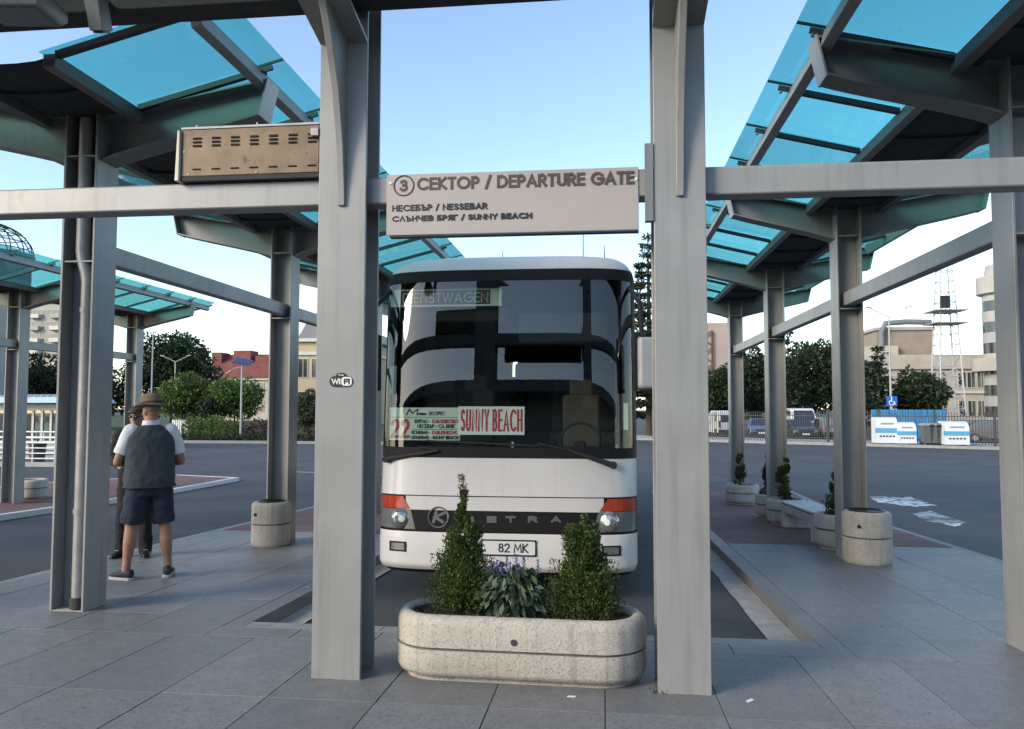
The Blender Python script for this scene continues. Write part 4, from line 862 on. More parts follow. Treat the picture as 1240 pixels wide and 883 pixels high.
def man_hat(label, loc, rz, hsc):
    o = thing('person', label, 'person', loc, rz); o.scale = (hsc,)*3
    hipL, hipR = (-.095, 0, .90), (.095, 0, .90); kL, kR = (-.15, .03, .50), (.15, .02, .50); aL, aR = (-.19, -.01, .09), (.185, -.01, .09)
    shL, shR = (-.195, 0, 1.42), (.195, 0, 1.42); eL, eR = (-.285, .02, 1.13), (.285, .03, 1.13); wL, wR = (-.17, .25, 1.12), (.16, .27, 1.10)
    b = MB()
    b.loft([ering(0, 0, z, a, c) for z, a, c in ((.84, .15, .11), (.95, .185, .135), (1.05, .18, .14), (1.2, .19, .135), (1.35, .20, .12), (1.43, .17, .095), (1.48, .08, .07))])
    for h_, k_, a_ in ((hipL, kL, aL), (hipR, kR, aR)):
        h_, k_, a_ = Vector(h_), Vector(k_), Vector(a_); calf = k_.lerp(a_, .35)+Vector((0, -.018, 0)); limb(b, [h_, h_.lerp(k_, .5), k_, calf, k_.lerp(a_, .75), a_], [.095, .082, .060, .060, .042, .040])
        b.ell(a_+Vector((0, .05, -.04)), (.036, .09, .035))
    for s_, e_, w_, sd_ in ((shL, eL, wL, -1), (shR, eR, wR, 1)):
        s_, e_, w_ = Vector(s_), Vector(e_), Vector(w_); limb(b, [s_, s_.lerp(e_, .5), e_, e_.lerp(w_, .35), w_], [.050, .050, .044, .046, .030]); hand(b, w_, (w_-e_)+Vector((0, 0, .02)), sd_, (0, .1, 1))
    limb(b, [(0, -.005, 1.44), (0, .015, 1.56)], [.064, .060]); hc = (0, .03, 1.625); P, m = head(b, hc, rad(28), rad(8))
    remesh(b.build('body', 'skin', o), .0085, 5)
    hr = MB().ell(P(0, -.028, .015), (.0785, .082, .060), 18, 10, m).build('hair', 'seat', o)
    v = MB().loft([ering(0, -.0, z, a, c, 26, 2.6) for z, a, c in ((.885, .215, .165), (.90, .232, .178), (.96, .238, .182), (1.05, .232, .18), (1.18, .226, .168), (1.30, .224, .150), (1.38, .214, .132), (1.43, .175, .110), (1.465, .12, .09), (1.49, .085, .08))])
    vo = folds(remesh(v.build('vest', 'vest', o), .012, 3), .02)
    for z in (.905,): MB().loft([ering(0, 0, z_, .2415, .186, 30, 2.6) for z_ in (.888, .905)], False).build('hem', 'vest', o)
    for sx in (-.12, .12): MB().box((sx, .178, 1.0), (.13, .02, .15)).build('pocket', 'vest', o, bev=.008)
    for s_, e_, sd_ in ((shL, eL, -1), (shR, eR, 1)):
        s_, e_ = Vector(s_), Vector(e_); c = MB(); limb(c, [s_+Vector((sd_*-.02, 0, .012)), s_.lerp(e_, .3), s_.lerp(e_, .74)], [.074, .072, .076], cap=False); folds(remesh(c.build('sleeve', 'shirt', o), .011, 4), .02)
    MB().loft([ering(0, .01, z, a, c, 20, 2) for z, a, c in ((1.465, .092, .088), (1.50, .082, .082), (1.535, .076, .078))]).build('collar', 'shirt', o, ang=60)
    sh = MB(); sh.loft([ering(0, 0, z, a, c, 24, 2.4) for z, a, c in ((.80, .17, .13), (.88, .205, .15), (.97, .20, .15))])
    for h_, k_ in ((hipL, kL), (hipR, kR)):
        h_, k_ = Vector(h_), Vector(k_); limb(sh, [h_, h_.lerp(k_, .5), h_.lerp(k_, .92)], [.116, .110, .106], cap=False)
    folds(remesh(sh.build('shorts', 'navy', o), .012, 4), .035)
    shoe(o, (aL[0], aL[1]-.0, 0), rad(38)); shoe(o, (aR[0], aR[1], 0), rad(-14))
    mt = Matrix.Rotation(rad(4), 3, 'X')
    hat = MB(); n = 36
    def hr_(r0, r1, z, dz=0.): return [P(r0*math.cos(t), r1*math.sin(t)-.008, z+dz*math.cos(2*t)) for t in (2*math.pi*i/n for i in range(n))]
    hat.loft([hr_(.086, .104, .060), hr_(.098, .118, .052), hr_(.128, .148, .046, .008), hr_(.146, .166, .050, .012), hr_(.147, .167, .056, .012), hr_(.128, .148, .053, .008), hr_(.100, .120, .062), hr_(.094, .114, .085), hr_(.091, .109, .125), hr_(.084, .100, .160), hr_(.060, .078, .172), hr_(.025, .045, .158)])
    ho = hat.build('hat', 'hat', o, ang=50); MB().loft([hr_(.0985, .1185, .068), hr_(.0965, .1165, .092)], False).build('hat_band', 'bark', ho)
    return o
def man_dark(label, loc, rz, hsc):
    o = thing('person', label, 'person', loc, rz); o.scale = (hsc,)*3
    hipL, hipR = (-.09, 0, .92), (.09, 0, .92); kL, kR = (-.11, .02, .50), (.12, .02, .50); aL, aR = (-.13, -.01, .09), (.15, -.01, .09)
    shL, shR = (-.19, 0, 1.43), (.19, 0, 1.43); eL, eR = (-.26, .03, 1.15), (.26, .03, 1.15); wL, wR = (-.13, .24, 1.06), (.12, .25, 1.08)
    b = MB(); b.loft([ering(0, 0, z, a, c) for z, a, c in ((.86, .15, .11), (.95, .17, .12), (1.1, .165, .12), (1.3, .185, .12), (1.43, .17, .095), (1.49, .08, .07))])
    for h_, k_, a_ in ((hipL, kL, aL), (hipR, kR, aR)): limb(b, [h_, k_, a_], [.085, .058, .040])
    for s_, e_, w_, sd_ in ((shL, eL, wL, -1), (shR, eR, wR, 1)):
        s_, e_, w_ = Vector(s_), Vector(e_), Vector(w_); limb(b, [s_, e_, w_], [.058, .044, .030]); hand(b, w_, w_-e_, sd_, (0, .1, 1))
    limb(b, [(0, -.005, 1.44), (0, .015, 1.57)], [.062, .058]); P, m = head(b, (0, .03, 1.635), rad(-8), rad(-6)); remesh(b.build('body', 'skin', o), .0085, 5)
    t = MB().loft([ering(0, 0, z, a, c, 24, 2.4) for z, a, c in ((.86, .195, .145), (1.0, .195, .15), (1.2, .20, .145), (1.38, .205, .128), (1.45, .15, .10), (1.50, .08, .075))])
    for s_, e_, w_ in ((shL, eL, wL), (shR, eR, wR)):
        s_, e_, w_ = Vector(s_), Vector(e_), Vector(w_); limb(t, [s_, e_, e_.lerp(w_, .8)], [.075, .062, .050])
    folds(remesh(t.build('jacket', 'blackcloth', o), .012, 4))
    tr = MB().loft([ering(0, 0, z, a, c, 24, 2.4) for z, a, c in ((.82, .16, .125), (.90, .19, .14), (.96, .185, .138))])
    for h_, k_, a_ in ((hipL, kL, aL), (hipR, kR, aR)): limb(tr, [h_, k_, Vector(a_)+Vector((0, 0, -.03))], [.105, .085, .075])
    folds(remesh(tr.build('trousers', 'blackcloth', o), .012, 4))
    shoe(o, (aL[0], aL[1], 0), rad(12), 'black', 'black'); shoe(o, (aR[0], aR[1], 0), rad(-14), 'black', 'black')
    n = 28
    def hr_(r0, r1, z): return [P(r0*math.cos(t), r1*math.sin(t)-.012, z) for t in (2*math.pi*i/n for i in range(n))]
    cp = MB().loft([hr_(.088, .106, .045), hr_(.090, .108, .075), hr_(.084, .100, .110), hr_(.06, .075, .134), hr_(.02, .03, .140)]).build('cap', 'hair', o, ang=60)
    MB().prism([P(.075*math.cos(t), .06+.12*math.sin(t), .050) for t in (math.pi*i/10 for i in range(11))], m @ Vector((0, 0, .008))).build('cap_peak', 'hat', cp)
    gl = MB().tube([P(-.078, .02, .01), P(-.07, .082, .012), P(0, .104, .012), P(.07, .082, .012), P(.078, .02, .01)], .004, 6).build('glasses', 'black', o)
    for s_ in (-1, 1): MB().ell(P(s_*.034, .098, .002), (.024, .008, .018), 10, 7, m).build('dark_lens', 'black', gl)
    return o
mp = onground(178, 700); man_hat('man in tan hat, grey vest, white shirt and dark shorts standing back to us', (mp.x, mp.y, gz(mp.y)+.001), rad(36), 1.03)
m2 = onground(160, 674); man_dark('man in black clothes and dark cap facing the man in the hat', (m2.x+.02, m2.y, gz(m2.y)+.001), rad(198), 1.0)

# ================================================================ BACKGROUND: trees, hedges, lamps, buildings, vehicles
def crown_points(cl, n, shell=.55):
    """points spread through a set of ellipsoid clumps (c, r)"""
    vol = np.array([np.prod(r)**(2/3) for c, r in cl]); cnt = np.maximum(8, (n*vol/vol.sum()).astype(int)); P = []; D = []
    for (c, r), k in zip(cl, cnt):
        u = RNG.normal(size=(k, 3)); u /= np.linalg.norm(u, axis=1, keepdims=True); q = RNG.uniform(0, 1, k)**.4; q = shell+(1-shell)*q
        q *= 1+.14*np.sin(u[:, 0]*7+c[2])*np.sin(u[:, 2]*6+c[0])
        P.append(np.array(c)+u*np.array(r)*q[:, None]); D.append(u*.7+RNG.normal(size=(k, 3))*.7+np.array([0, 0, -.15]))
    return np.concatenate(P), np.concatenate(D)
def tree(name, label, base, h, cw, m, n=3200, leaf=.28, clumps=26, trunk_h=.28, flat=.8, group=None, tr=.16):
    """broad-leaved tree: tapered trunk, limbs out to each clump of leaves"""
    o = thing(name, label, 'tree', base, 0, group); cl = []; c0 = h*(trunk_h+(1-trunk_h)*.5); ch = h*(1-trunk_h)*.5
    for i in range(clumps):
        zz_ = 1-2*(i+.5)/clumps; aa_ = i*2.39996+RNG.uniform(-.4, .4); u = np.array([math.sqrt(1-zz_*zz_)*math.cos(aa_), math.sqrt(1-zz_*zz_)*math.sin(aa_), zz_]); q = RNG.uniform(.45, .82); r = RNG.uniform(.24, .40)*min(cw, ch*1.3)
        cl.append((np.array([u[0]*q*cw, u[1]*q*cw, c0+u[2]*q*ch*.98]), np.array([r, r, r*flat])))
    MB().tube([(0, 0, -.1), (.05*h*.1, 0, h*.2), (0, .02*h, h*.5), (0, 0, h*.72)], [tr*h*.13, tr*h*.10, tr*h*.07, tr*h*.03], 9).build('trunk', 'bark', o)
    for c, r in cl[:10]: MB().tube([(0, 0, h*.25+.2*(c[2]-h*.25)), (c[0]*.5, c[1]*.5, h*.25+.6*(c[2]-h*.25)), tuple(c)], [tr*h*.05, tr*h*.03, tr*h*.012], 6).build('limb', 'bark', o)
    cl.append((np.array([0, 0, c0]), np.array([cw*.6, cw*.6, ch*.6]))); p, d = crown_points(cl, int(n*1.5), .45); place('crown', leaf_mesh('crown', m, p, d, leaf, leaf*.6), o); return o
def conifer(name, label, base, h, w_, m, n=2600, leaf=.32, tiers=13, group=None, droop=.1):
    o = thing(name, label, 'tree', base, 0, group)
    MB().tube([(0, 0, -.1), (.04, 0, h*.5), (0, 0, h)], [h*.018, h*.012, .02], 8).build('trunk', 'bark', o); cl = []
    for i in range(tiers):
        t = (i+.5)/tiers; z = h*(.10+.90*t); R = w_*(1-t)**.8+.12
        for k in range(6):
            a = random.uniform(0, 6.28); q = R*random.uniform(.4, 1.0)
            cl.append((np.array([q*math.cos(a), q*math.sin(a), z-droop*q]), np.array([R*.33, R*.33, h/tiers*.26])))
            if k < 3: MB().tube([(0, 0, z), (q*math.cos(a), q*math.sin(a), z-droop*q)], [.05, .015], 5).build('branch', 'bark', o)
    p, d = crown_points(cl, n, .2); place('crown', leaf_mesh('crown', m, p, d*np.array([1, 1, .35]), leaf, leaf*.4), o); return o
def hedge(name, label, x0, x1, y, dpt, h, m, n=3500, leaf=.16, cat='hedge'):
    o = thing(name, label, cat, ((x0+x1)/2, y, GF+.13)); cl = []; k = max(4, int((x1-x0)/.9))
    for i in range(k):
        x = (x1-x0)*(i+.5)/k-(x1-x0)/2; hh = h*random.uniform(.75, 1.05); cl.append((np.array([x, random.uniform(-.2, .2)*dpt, hh*.5]), np.array([(x1-x0)/k*.75, dpt*.5, hh*.55])))
    for i in range(k): x = (x1-x0)*(i+.5)/k-(x1-x0)/2; MB().tube([(x, 0, -.05), (x+.1, 0, h*.5)], [.05, .02], 5).build('stem', 'bark', o)
    p, d = crown_points(cl, n, .5); p[:, 2] = np.maximum(p[:, 2], .03); place('foliage', leaf_mesh('foliage', m, p, d, leaf, leaf*.6), o); return o
def fx(px, Y): return at(px, 495, Y).x
def fz(py, px, Y): return at(px, py, Y).z
def base(px, Y, up_=.13): return (fx(px, Y), Y, GF+up_)
def tree_px(fn, name, label, px, Y, top, halfw, m, **k):
    b = base(px, Y); h = fz(top, px, Y)-b[2]; w_ = fx(px+halfw, Y)-fx(px, Y); return fn(name, label, b, h, w_, m, **k)
tree_px(tree, 'broadleaf_tree', 'large dark green broadleaf tree behind the left street lamps', 208, 78, 396, 52, 'leaf_dark', n=6500, leaf=.42, clumps=40, trunk_h=.12)
tree_px(tree, 'broadleaf_tree', 'dark green tree behind the glazed kiosk', 40, 72, 428, 44, 'leaf_dark', n=3500, leaf=.42, clumps=24, trunk_h=.1)
tree_px(tree, 'broadleaf_tree', 'dark bushy tree between the far canopy columns and the kiosk', 118, 74, 440, 40, 'leaf_dark', n=3000, leaf=.42, clumps=20, trunk_h=.1)
tree_px(tree, 'ball_tree', 'clipped ball-shaped green tree before the large dark tree', 224, 57, 455, 31, 'leaf_mid', n=4500, leaf=.24, clumps=34, trunk_h=.30, flat=.9)
tree_px(tree, 'ball_tree', 'clipped ball-shaped green tree beside the solar street lamp', 284, 57, 457, 36, 'leaf_mid', n=4800, leaf=.24, clumps=36, trunk_h=.30, flat=.9)
tree_px(tree, 'purple_leaf_tree', 'small dark purple-leaved tree between the two ball trees', 254, 55.5, 474, 15, 'leaf_cedar', n=1500, leaf=.2, clumps=14, trunk_h=.2)
tree_px(tree, 'garden_shrub', 'loose olive shrub before the yellow domed building', 372, 52, 468, 16, 'leaf_olive', n=1800, leaf=.2, clumps=14, trunk_h=.1)
hedge('flowering_hedge', 'low bright green rounded bush before the red-leaved hedge', fx(222, 50), fx(284, 50), 50.2, 1.6, 1.55, 'leaf_mid', 3200)
hedge('red_leaf_hedge', 'long low red-leaved hedge behind the far kerb', fx(268, 52), fx(420, 52), 52.5, 1.6, 1.45, 'leaf_red', 4200)
hedge('green_hedge', 'low dark green edging along the far kerb', fx(205, 48.6), fx(430, 48.6), 48.6, .9, .45, 'leaf_dark', 4500, .13)
# right-hand trees
for px, Y, top, hw, m, n, lb in ((872, 76, 432, 26, 'leaf_dark', 2600, 'dark tree left of the farthest canopy column before the pink wall'), (918, 80, 412, 30, 'leaf_cedar', 3200, 'dark dense tree between the two farthest canopy columns'),
                            (985, 74, 404, 42, 'leaf_dark', 5200, 'broad green tree above the parked vans'), (1040, 76, 420, 30, 'leaf_dark', 3000, 'dark tree behind the middle canopy column'), (896, 83, 425, 24, 'leaf_dark', 2600, 'dark leafy tree rising behind the farthest canopy column'), (950, 84, 420, 26, 'leaf_dark', 2600, 'dark leafy tree behind the pointed cedar'), (1022, 82, 412, 28, 'leaf_dark', 2800, 'dark leafy tree left of the middle canopy column'), (1112, 80, 440, 34, 'leaf_dark', 4200, 'rounded dark tree behind the blue hoarding')):
    tree_px(tree, 'broadleaf_tree', lb, px, Y, top, hw, m, n=n, leaf=.40, clumps=28, trunk_h=.08, group='trees along the car park')
tree_px(conifer, 'cedar_tree', 'tall dark cedar with spreading tiers behind the coach', 786, 62, 280, 46, 'leaf_cedar', n=12000, leaf=.36, tiers=19, droop=.14)
tree_px(conifer, 'cedar_tree', 'dark pointed cedar between parked van and middle column', 955, 70, 398, 24, 'leaf_cedar', n=2600, leaf=.4, tiers=11)
tree_px(conifer, 'cedar_tree', 'dark cedar beside the street lamp with the blue sign', 1064, 68, 418, 22, 'leaf_cedar', n=2600, leaf=.4, tiers=11)
# --- street lamps
mat('lamp_grey', (.33, .35, .36), .5, .3); mat('solar', (.03, .05, .12), .15, .2, coat=1); mat('bluesign', (.02, .11, .48), .4); mat('blackiron', (.012, .012, .014), .5)
def double_lamp(label, px, Y, top, spread):
    b = base(px, Y); h = fz(top, px, Y)-b[2]; o = thing('street_lamp', label, 'street lamp', b, 0)
    MB().cyl((0, 0, -.05), (0, 0, h*.93), .09, .05, 10).build('pole', 'lamp_grey', o)
    for s_ in (-1, 1):
        a = MB().tube([(0, 0, h*.92), (s_*spread*.5, 0, h*.965), (s_*spread*.8, 0, h*.99)], .035, 6).build('arm', 'lamp_grey', o)
        MB().box((s_*spread*.9, 0, h), (spread*.3, .18, .08), ry=-s_*rad(12)).build('lamp_head', 'lamp_grey', a, bev=.02)
    return o
double_lamp('double-armed grey street lamp beside the blue disabled parking sign', 1079, 60, 372, 1.55)
double_lamp('double-armed grey street lamp before the large dark tree', 211, 66, 431, 1.35)
b = base(183, 62); h = fz(402, 183, 62)-b[2]; o = thing('lamp_mast', 'slim plain metal mast before the large dark tree', 'mast', b)
MB().cyl((0, 0, -.05), (0, 0, h), .08, .045, 8).build('pole', 'lamp_grey', o); MB().bb(-.2, .2, -.06, .06, h-.1, h+.05).build('top_fitting', 'lamp_grey', o, bev=.02); MB().bb(-.25, .1, -.1, .1, h*.28, h*.34).build('fitting_box', 'blackiron', o, bev=.02)
b = base(292, 48.9); h = fz(440, 292, 48.9)-b[2]; o = thing('solar_lamp', 'street lamp with tilted solar panel beside the clipped tree', 'street lamp', b)
MB().cyl((0, 0, -.05), (0, 0, h), .075, .05, 8).build('pole', 'lamp_grey', o); MB().box((.05, -.02, h+.12), (1.15, .75, .05), rx=rad(28), ry=rad(10)).build('solar_panel', 'solar', o)
ar = MB().tube([(0, 0, h-.25), (-.5, 0, h-.32), (-.75, 0, h-.5)], .035, 6).build('arm', 'lamp_grey', o); MB().box((-.85, 0, h-.56), (.45, .2, .07), ry=rad(-30)).build('lamp_head', 'lamp_grey', ar, bev=.02)
b = base(1080, 59.2); o = thing('parking_sign', 'blue disabled parking sign with white wheelchair symbol', 'sign', b); sz = fz(486, 1080, 59.2)-b[2]
MB().cyl((0, 0, -.05), (0, 0, sz+.35), .035, n=8).build('post', 'lamp_grey', o); pn = MB().bb(-.36, .36, -.06, -.04, sz-.36, sz+.36).build('panel', 'bluesign', o, bev=.01)
MB().tube([(-.02, -.07, sz+.22), (-.02, -.07, sz-.02), (.16, -.07, sz-.02), (.2, -.07, sz-.22)], .035, 6).build('symbol', 'cardwhite', pn); MB().tube([(-.02+.17*math.cos(t*.3+1.9), -.065, sz-.1+.17*math.sin(t*.3+1.9)) for t in range(16)], .028, 6).build('symbol', 'cardwhite', pn); MB().ell((-.02, -.07, sz+.27), (.05, .02, .05)).build('symbol', 'cardwhite', pn)
# --- iron fence on the far pavement
def fence_y(x): return kline(x)+1.6
fx0, fx1 = 3.5, 29.5; fo = thing('iron_fence', 'black iron railing fence along the far pavement', 'fence', (fx0, fence_y(fx0), GF+.13)); fa = math.atan(-.57); fo.rotation_euler = (0, 0, fa); FL = (fx1-fx0)/math.cos(fa)
npost = 10
for i in range(npost+1):
    x = FL*i/npost; MB().bb(x-.07, x+.07, -.07, .07, -.02, 1.95).cyl((x, 0, 1.94), (x, 0, 2.15), .07, .0, 8).build('post', 'blackiron', fo)
for z in (.25, 1.62): MB().bb(0, FL, -.02, .02, z, z+.05).build('rail', 'blackiron', fo)
pk = MB()
for i in range(int(FL/.15)): x = .075+i*.15; pk.bb(x-.016, x+.016, -.016, .016, .05, 1.90)
pk = pk.build('picket_infill', 'blackiron', fo, smooth=False); pk['kind'] = 'stuff'
# blue hoarding behind the fence
mat('hoarding', (.03, .20, .42), .5, 0, var=.12, vscale=2); ho = thing('blue_hoarding', 'bright blue corrugated hoarding behind the iron fence', 'hoarding', (fx(1100, 57), 57, GF+.02)); hw = fx(1146, 57)-fx(1100, 57)
for i in range(12): x = -hw+2*hw*i/12; MB().bb(x+.02, x+2*hw/12-.02, -.03, .03, .0, 2.15).build('panel', 'hoarding', ho, bev=.01)
for z in (.4, 1.7): MB().bb(-hw, hw, .032, .08, z, z+.08).build('rail', 'lamp_grey', ho)
# --- recycling containers and wheeled bins on the kerb
mat('contwhite', (.62, .66, .68), .5, 0, var=.06); mat('contblue', (.10, .34, .55), .5); mat('bingrey', (.10, .11, .115), .55); mat('binlight', (.24, .25, .255), .5)
def container(label, px0, px1, Y, top, bot):
    x0, x1 = fx(px0, Y), fx(px1, Y); h = fz(top, px0, Y)-(GF+.14); w_ = x1-x0
    o = thing('recycling_container', label, 'container', ((x0+x1)/2, Y, GF+.131), rad(-4)); d = 1.2
    pr = [(-d/2, .08), (-d/2, h*.62)]+[(-d/2+d*.5*(1-math.cos(t)), h*.62+h*.38*math.sin(t)) for t in (math.pi*i/16 for i in range(1, 9))]+[(d/2, h), (d/2, .08)]
    MB().prism([(-w_/2, y, z) for y, z in pr], (w_, 0, 0)).build('body', 'contwhite', o, ang=30)
    for s_ in (-1, 1): MB().bb(s_*w_*.42-.05, s_*w_*.42+.05, -d/2+.05, d/2-.05, 0, .079).build('foot', 'bingrey', o)
    MB().bb(-w_/2-.004, w_/2+.004, -d/2-.008, -d/2+.3, h*.42, h*.60).build('blue_band', 'contblue', o)
    for i in range(5): MB().bb(-w_*.36+i*w_*.15, -w_*.36+i*w_*.15+w_*.10, -d/2-.012, -d/2-.002, h*.27, h*.33).build('print_mark', 'ink', o)
    MB().bb(-w_*.3, w_*.3, -d/2+.02, -d/2+.10, h*.73, h*.80).build('flap', 'lamp_grey', o); return o
container('white and blue recycling container with rounded top beside the lamp post', 1058, 1083, 49.5, 505, 538); container('white and blue recycling container joined to the one by the lamp post', 1083.6, 1105, 49.2, 511, 538)
container('white and blue recycling container beside the grey wheeled bins', 1140, 1168, 47.9, 510, 540)
for i, (px, lb) in enumerate(((1121, 'grey wheeled bin farthest from the white recycling container'), (1129, 'grey wheeled bin in the middle of the row of three'), (1137, 'grey wheeled bin touching the white recycling container'))):
    Y = 48.3; o = thing('wheeled_bin', lb, 'bin', (fx(px, Y), Y, GF+.131), 0, 'grey wheeled bins on the far pavement'); r4 = lambda a, b_, z: [(-a, -b_, z), (a, -b_, z), (a, b_, z), (-a, b_, z)]
    MB().loft([r4(.23, .26, .12), r4(.30, .36, 1.05), r4(.32, .39, 1.06), r4(.32, .39, 1.12)]).build('body', 'bingrey', o, bev=.02)
    MB().loft([r4(.33, .40, 1.122), r4(.33, .40, 1.17), r4(.22, .32, 1.27)]).build('lid', 'binlight', o, bev=.02)
    for s_ in (-1, 1): MB().cyl((s_*.22, .2, .1), (s_*.28, .2, .1), .1, n=12).build('wheel', 'rubber', o); MB().cyl((s_*.22, -.16, .1), (s_*.28, -.16, .1), .1, n=12).build('wheel', 'rubber', o)
# --- parked vehicles
mat('carwhite', (.62, .64, .66), .3, coat=.6); mat('cardark', (.02, .022, .026), .3, coat=.6); mat('carblue', (.06, .11, .22), .3, coat=.6); mat('carsilver', (.26, .27, .28), .3, .5, coat=.4); mat('carglass', (.02, .03, .04), .08, 0, spec=1); mat('taillight', (.45, .02, .015), .25)
def vehicle(name, label, cat, px, Y, w_, h, L, m, van=False, rear=False, rz=0., plate=True):
    o = thing(name, label, cat, (fx(px, Y), Y, GF+.022), rz+(math.pi if rear else 0), 'vehicles parked behind the iron fence'); hw = w_/2
    if van: P = [(0, .25), (0, .75), (.12, .95), (.75, 1.12), (1.35, h*.93), (1.7, h), (L-.1, h), (L, h*.9), (L, .3)]
    else: P = [(0, .25), (0, .62), (.08, .74), (1.05, .92), (1.75, h*.96), (2.1, h), (L-.95, h*.98), (L-.25, .98), (L, .90), (L, .3)]
    bs = P[3][1]; rings = []
    for sx, k in ((-1., 0), (-.96, 1), (.96, 1), (1., 0)):
        rings.append([(sx*hw*(1-.16*max(0, (z-bs)/(h-bs+1e-6))), y-L/2+(.05 if k == 0 and y < .1 else 0), z-(.03 if k == 0 and z > bs else 0)) for y, z in P])
    MB().loft(rings).build('body', m, o, bev=.03)
    (ya, za), (yb, zb) = P[3], P[4]
    f = lambda t, s_: (s_*hw*(.86-.13*t), ya+(yb-ya)*t-L/2-.012, za+(zb-za)*t+.018)
    MB().prism([f(.08, -1), f(.08, 1), f(.95, 1), f(.95, -1)], (0, .015, .01)).build('windscreen', 'carglass', o)
    (ya2, za2), (yb2, zb2) = (P[-2], P[-3]); f = lambda t, s_: (s_*hw*(.80-.08*t), ya2+(yb2-ya2)*t-L/2+.012, za2+(zb2-za2)*t+.012)
    if van: MB().bb(-hw*.75, hw*.75, L/2-.005, L/2+.012, h*.55, h*.82).build('rear_window', 'carglass', o)
    else: MB().prism([f(.1, -1), f(.1, 1), f(.92, 1), f(.92, -1)], (0, .01, .01)).build('rear_window', 'carglass', o)
    for s_ in (-1, 1):
        MB().bb(s_*hw*.62, s_*hw*.93, -L/2-.012, -L/2+.06, .55, .70).build('headlight', 'lampclear', o, bev=.01); MB().bb(s_*hw*.78, s_*hw*.95, L/2-.05, L/2+.012, .70, h*.62 if van else .92).build('taillight', 'taillight', o, bev=.01)
        MB().bb(s_*hw-.01*s_, s_*hw+.16*s_, -L/2+1.25, -L/2+1.42, .95, 1.10).build('wing_mirror', m, o, bev=.02)
        sw = MB().prism([(s_*hw*.985, 1.5-L/2, bs+.06), (s_*hw*.985, L-.9-L/2, bs+.06), (s_*hw*.88, L-1.2-L/2, h*.92), (s_*hw*.88, 2.05-L/2, h*.92)], (s_*.02, 0, 0)).build('side_window', 'carglass', o)
        for y in (.85, L-.85): wv = MB().cyl((s_*(hw-.2), y-L/2, .31), (s_*(hw+.01), y-L/2, .31), .31, n=18).build('wheel', 'rubber', o); MB().cyl((s_*(hw+.011), y-L/2, .31), (s_*(hw+.02), y-L/2, .31), .19, n=14).build('rim', 'carsilver', wv)
    MB().bb(-hw*.97, hw*.97, -L/2-.03, -L/2+.05, .28, .48).build('front_bumper', 'cardark' if not van else m, o, bev=.02); MB().bb(-hw*.97, hw*.97, L/2-.05, L/2+.03, .30, .55).build('rear_bumper', 'cardark', o, bev=.02)
    MB().bb(-.5, .5, -L/2-.02, -L/2, .52, .66).build('grille', 'cardark', o); MB().bb(-.26, .26, -L/2-.045, -L/2-.031, .34, .45).build('plate', 'plate', o); MB().bb(-.26, .26, L/2+.031, L/2+.04, .62, .73).build('plate', 'plate', o)
    return o
vehicle('parked_van', 'white delivery van partly behind the farthest canopy column', 'van', 875, 66, 1.9, 2.05, 4.6, 'carwhite', True, rear=True, rz=rad(6))
vehicle('parked_car', 'dark blue car between the two farthest canopy columns', 'car', 921, 63, 1.75, 1.46, 4.3, 'carblue', rz=rad(-8))
vehicle('parked_van', 'white van with blue-tinted windscreen behind a black car', 'van', 968, 67, 2.0, 2.25, 5.0, 'carwhite', True)
vehicle('parked_car', 'black car parked in front of the white van', 'car', 967, 60.5, 1.75, 1.42, 4.2, 'cardark')
vehicle('parked_car', 'silver hatchback with red tail lights beside the middle column', 'car', 1000, 60.8, 1.72, 1.60, 4.0, 'carsilver', rear=True, rz=rad(4))
vehicle('parked_car', 'silver car behind the fence before the cream building', 'car', 1186, 64, 1.75, 1.45, 4.3, 'carsilver', rz=rad(70)); vehicle('parked_car', 'black car behind the fence beside the recycling containers', 'car', 1180, 56, 1.75, 1.46, 4.3, 'cardark', rz=rad(62)); vehicle('parked_car', 'dark hatchback behind the fence near the right canopy column', 'car', 1208, 55, 1.75, 1.50, 4.2, 'cardark', rz=rad(62))

# --- buildings
mat('cream', (.40, .37, .32), .9, 0, var=.14, vscale=.35, streak=.3); mat('cream2', (.46, .38, .26), .9, 0, var=.08, vscale=.5); mat('pinkwall', (.36, .29, .27), .9, 0, var=.08, vscale=.4); mat('brickwall', (.26, .22, .185), .9, 0, var=.12, vscale=.6)
mat('conc_grey', (.36, .36, .35), .9, 0, var=.15, vscale=.4, streak=.3); mat('roofred', (.17, .055, .045), .85, 0, var=.25, vscale=.8); mat('roofgrey', (.16, .17, .18), .7, 0, var=.15); mat('winglass', (.035, .04, .045), .12, 0, spec=1); mat('winframe', (.5, .49, .46), .7); mat('trimwhite', (.55, .54, .50), .8); mat('rust', (.12, .055, .03), .8)
win_cache = {}
def window(par, x, z, w_, h, y=0., sill=True):
    key = (round(w_, 2), round(h, 2))
    if key not in win_cache:
        f = MB(); t = .07
        f.bb(-w_/2-t, -w_/2, -.08, .05, -t, h+t); f.bb(w_/2, w_/2+t, -.08, .05, -t, h+t); f.bb(-w_/2, w_/2, -.08, .05, h, h+t); f.bb(-w_/2, w_/2, -.10, .05, -t, 0); f.bb(-.03, .03, -.04, .05, 0, h)
        win_cache[key] = (f.mesh('window', 'winframe', False), MB().bb(-w_/2, w_/2, -.02, .04, 0, h).mesh('pane', 'winglass', False))
    a, b_ = win_cache[key]; o = place('window', a, par, (x, y, z)); place('pane', b_, o); return o
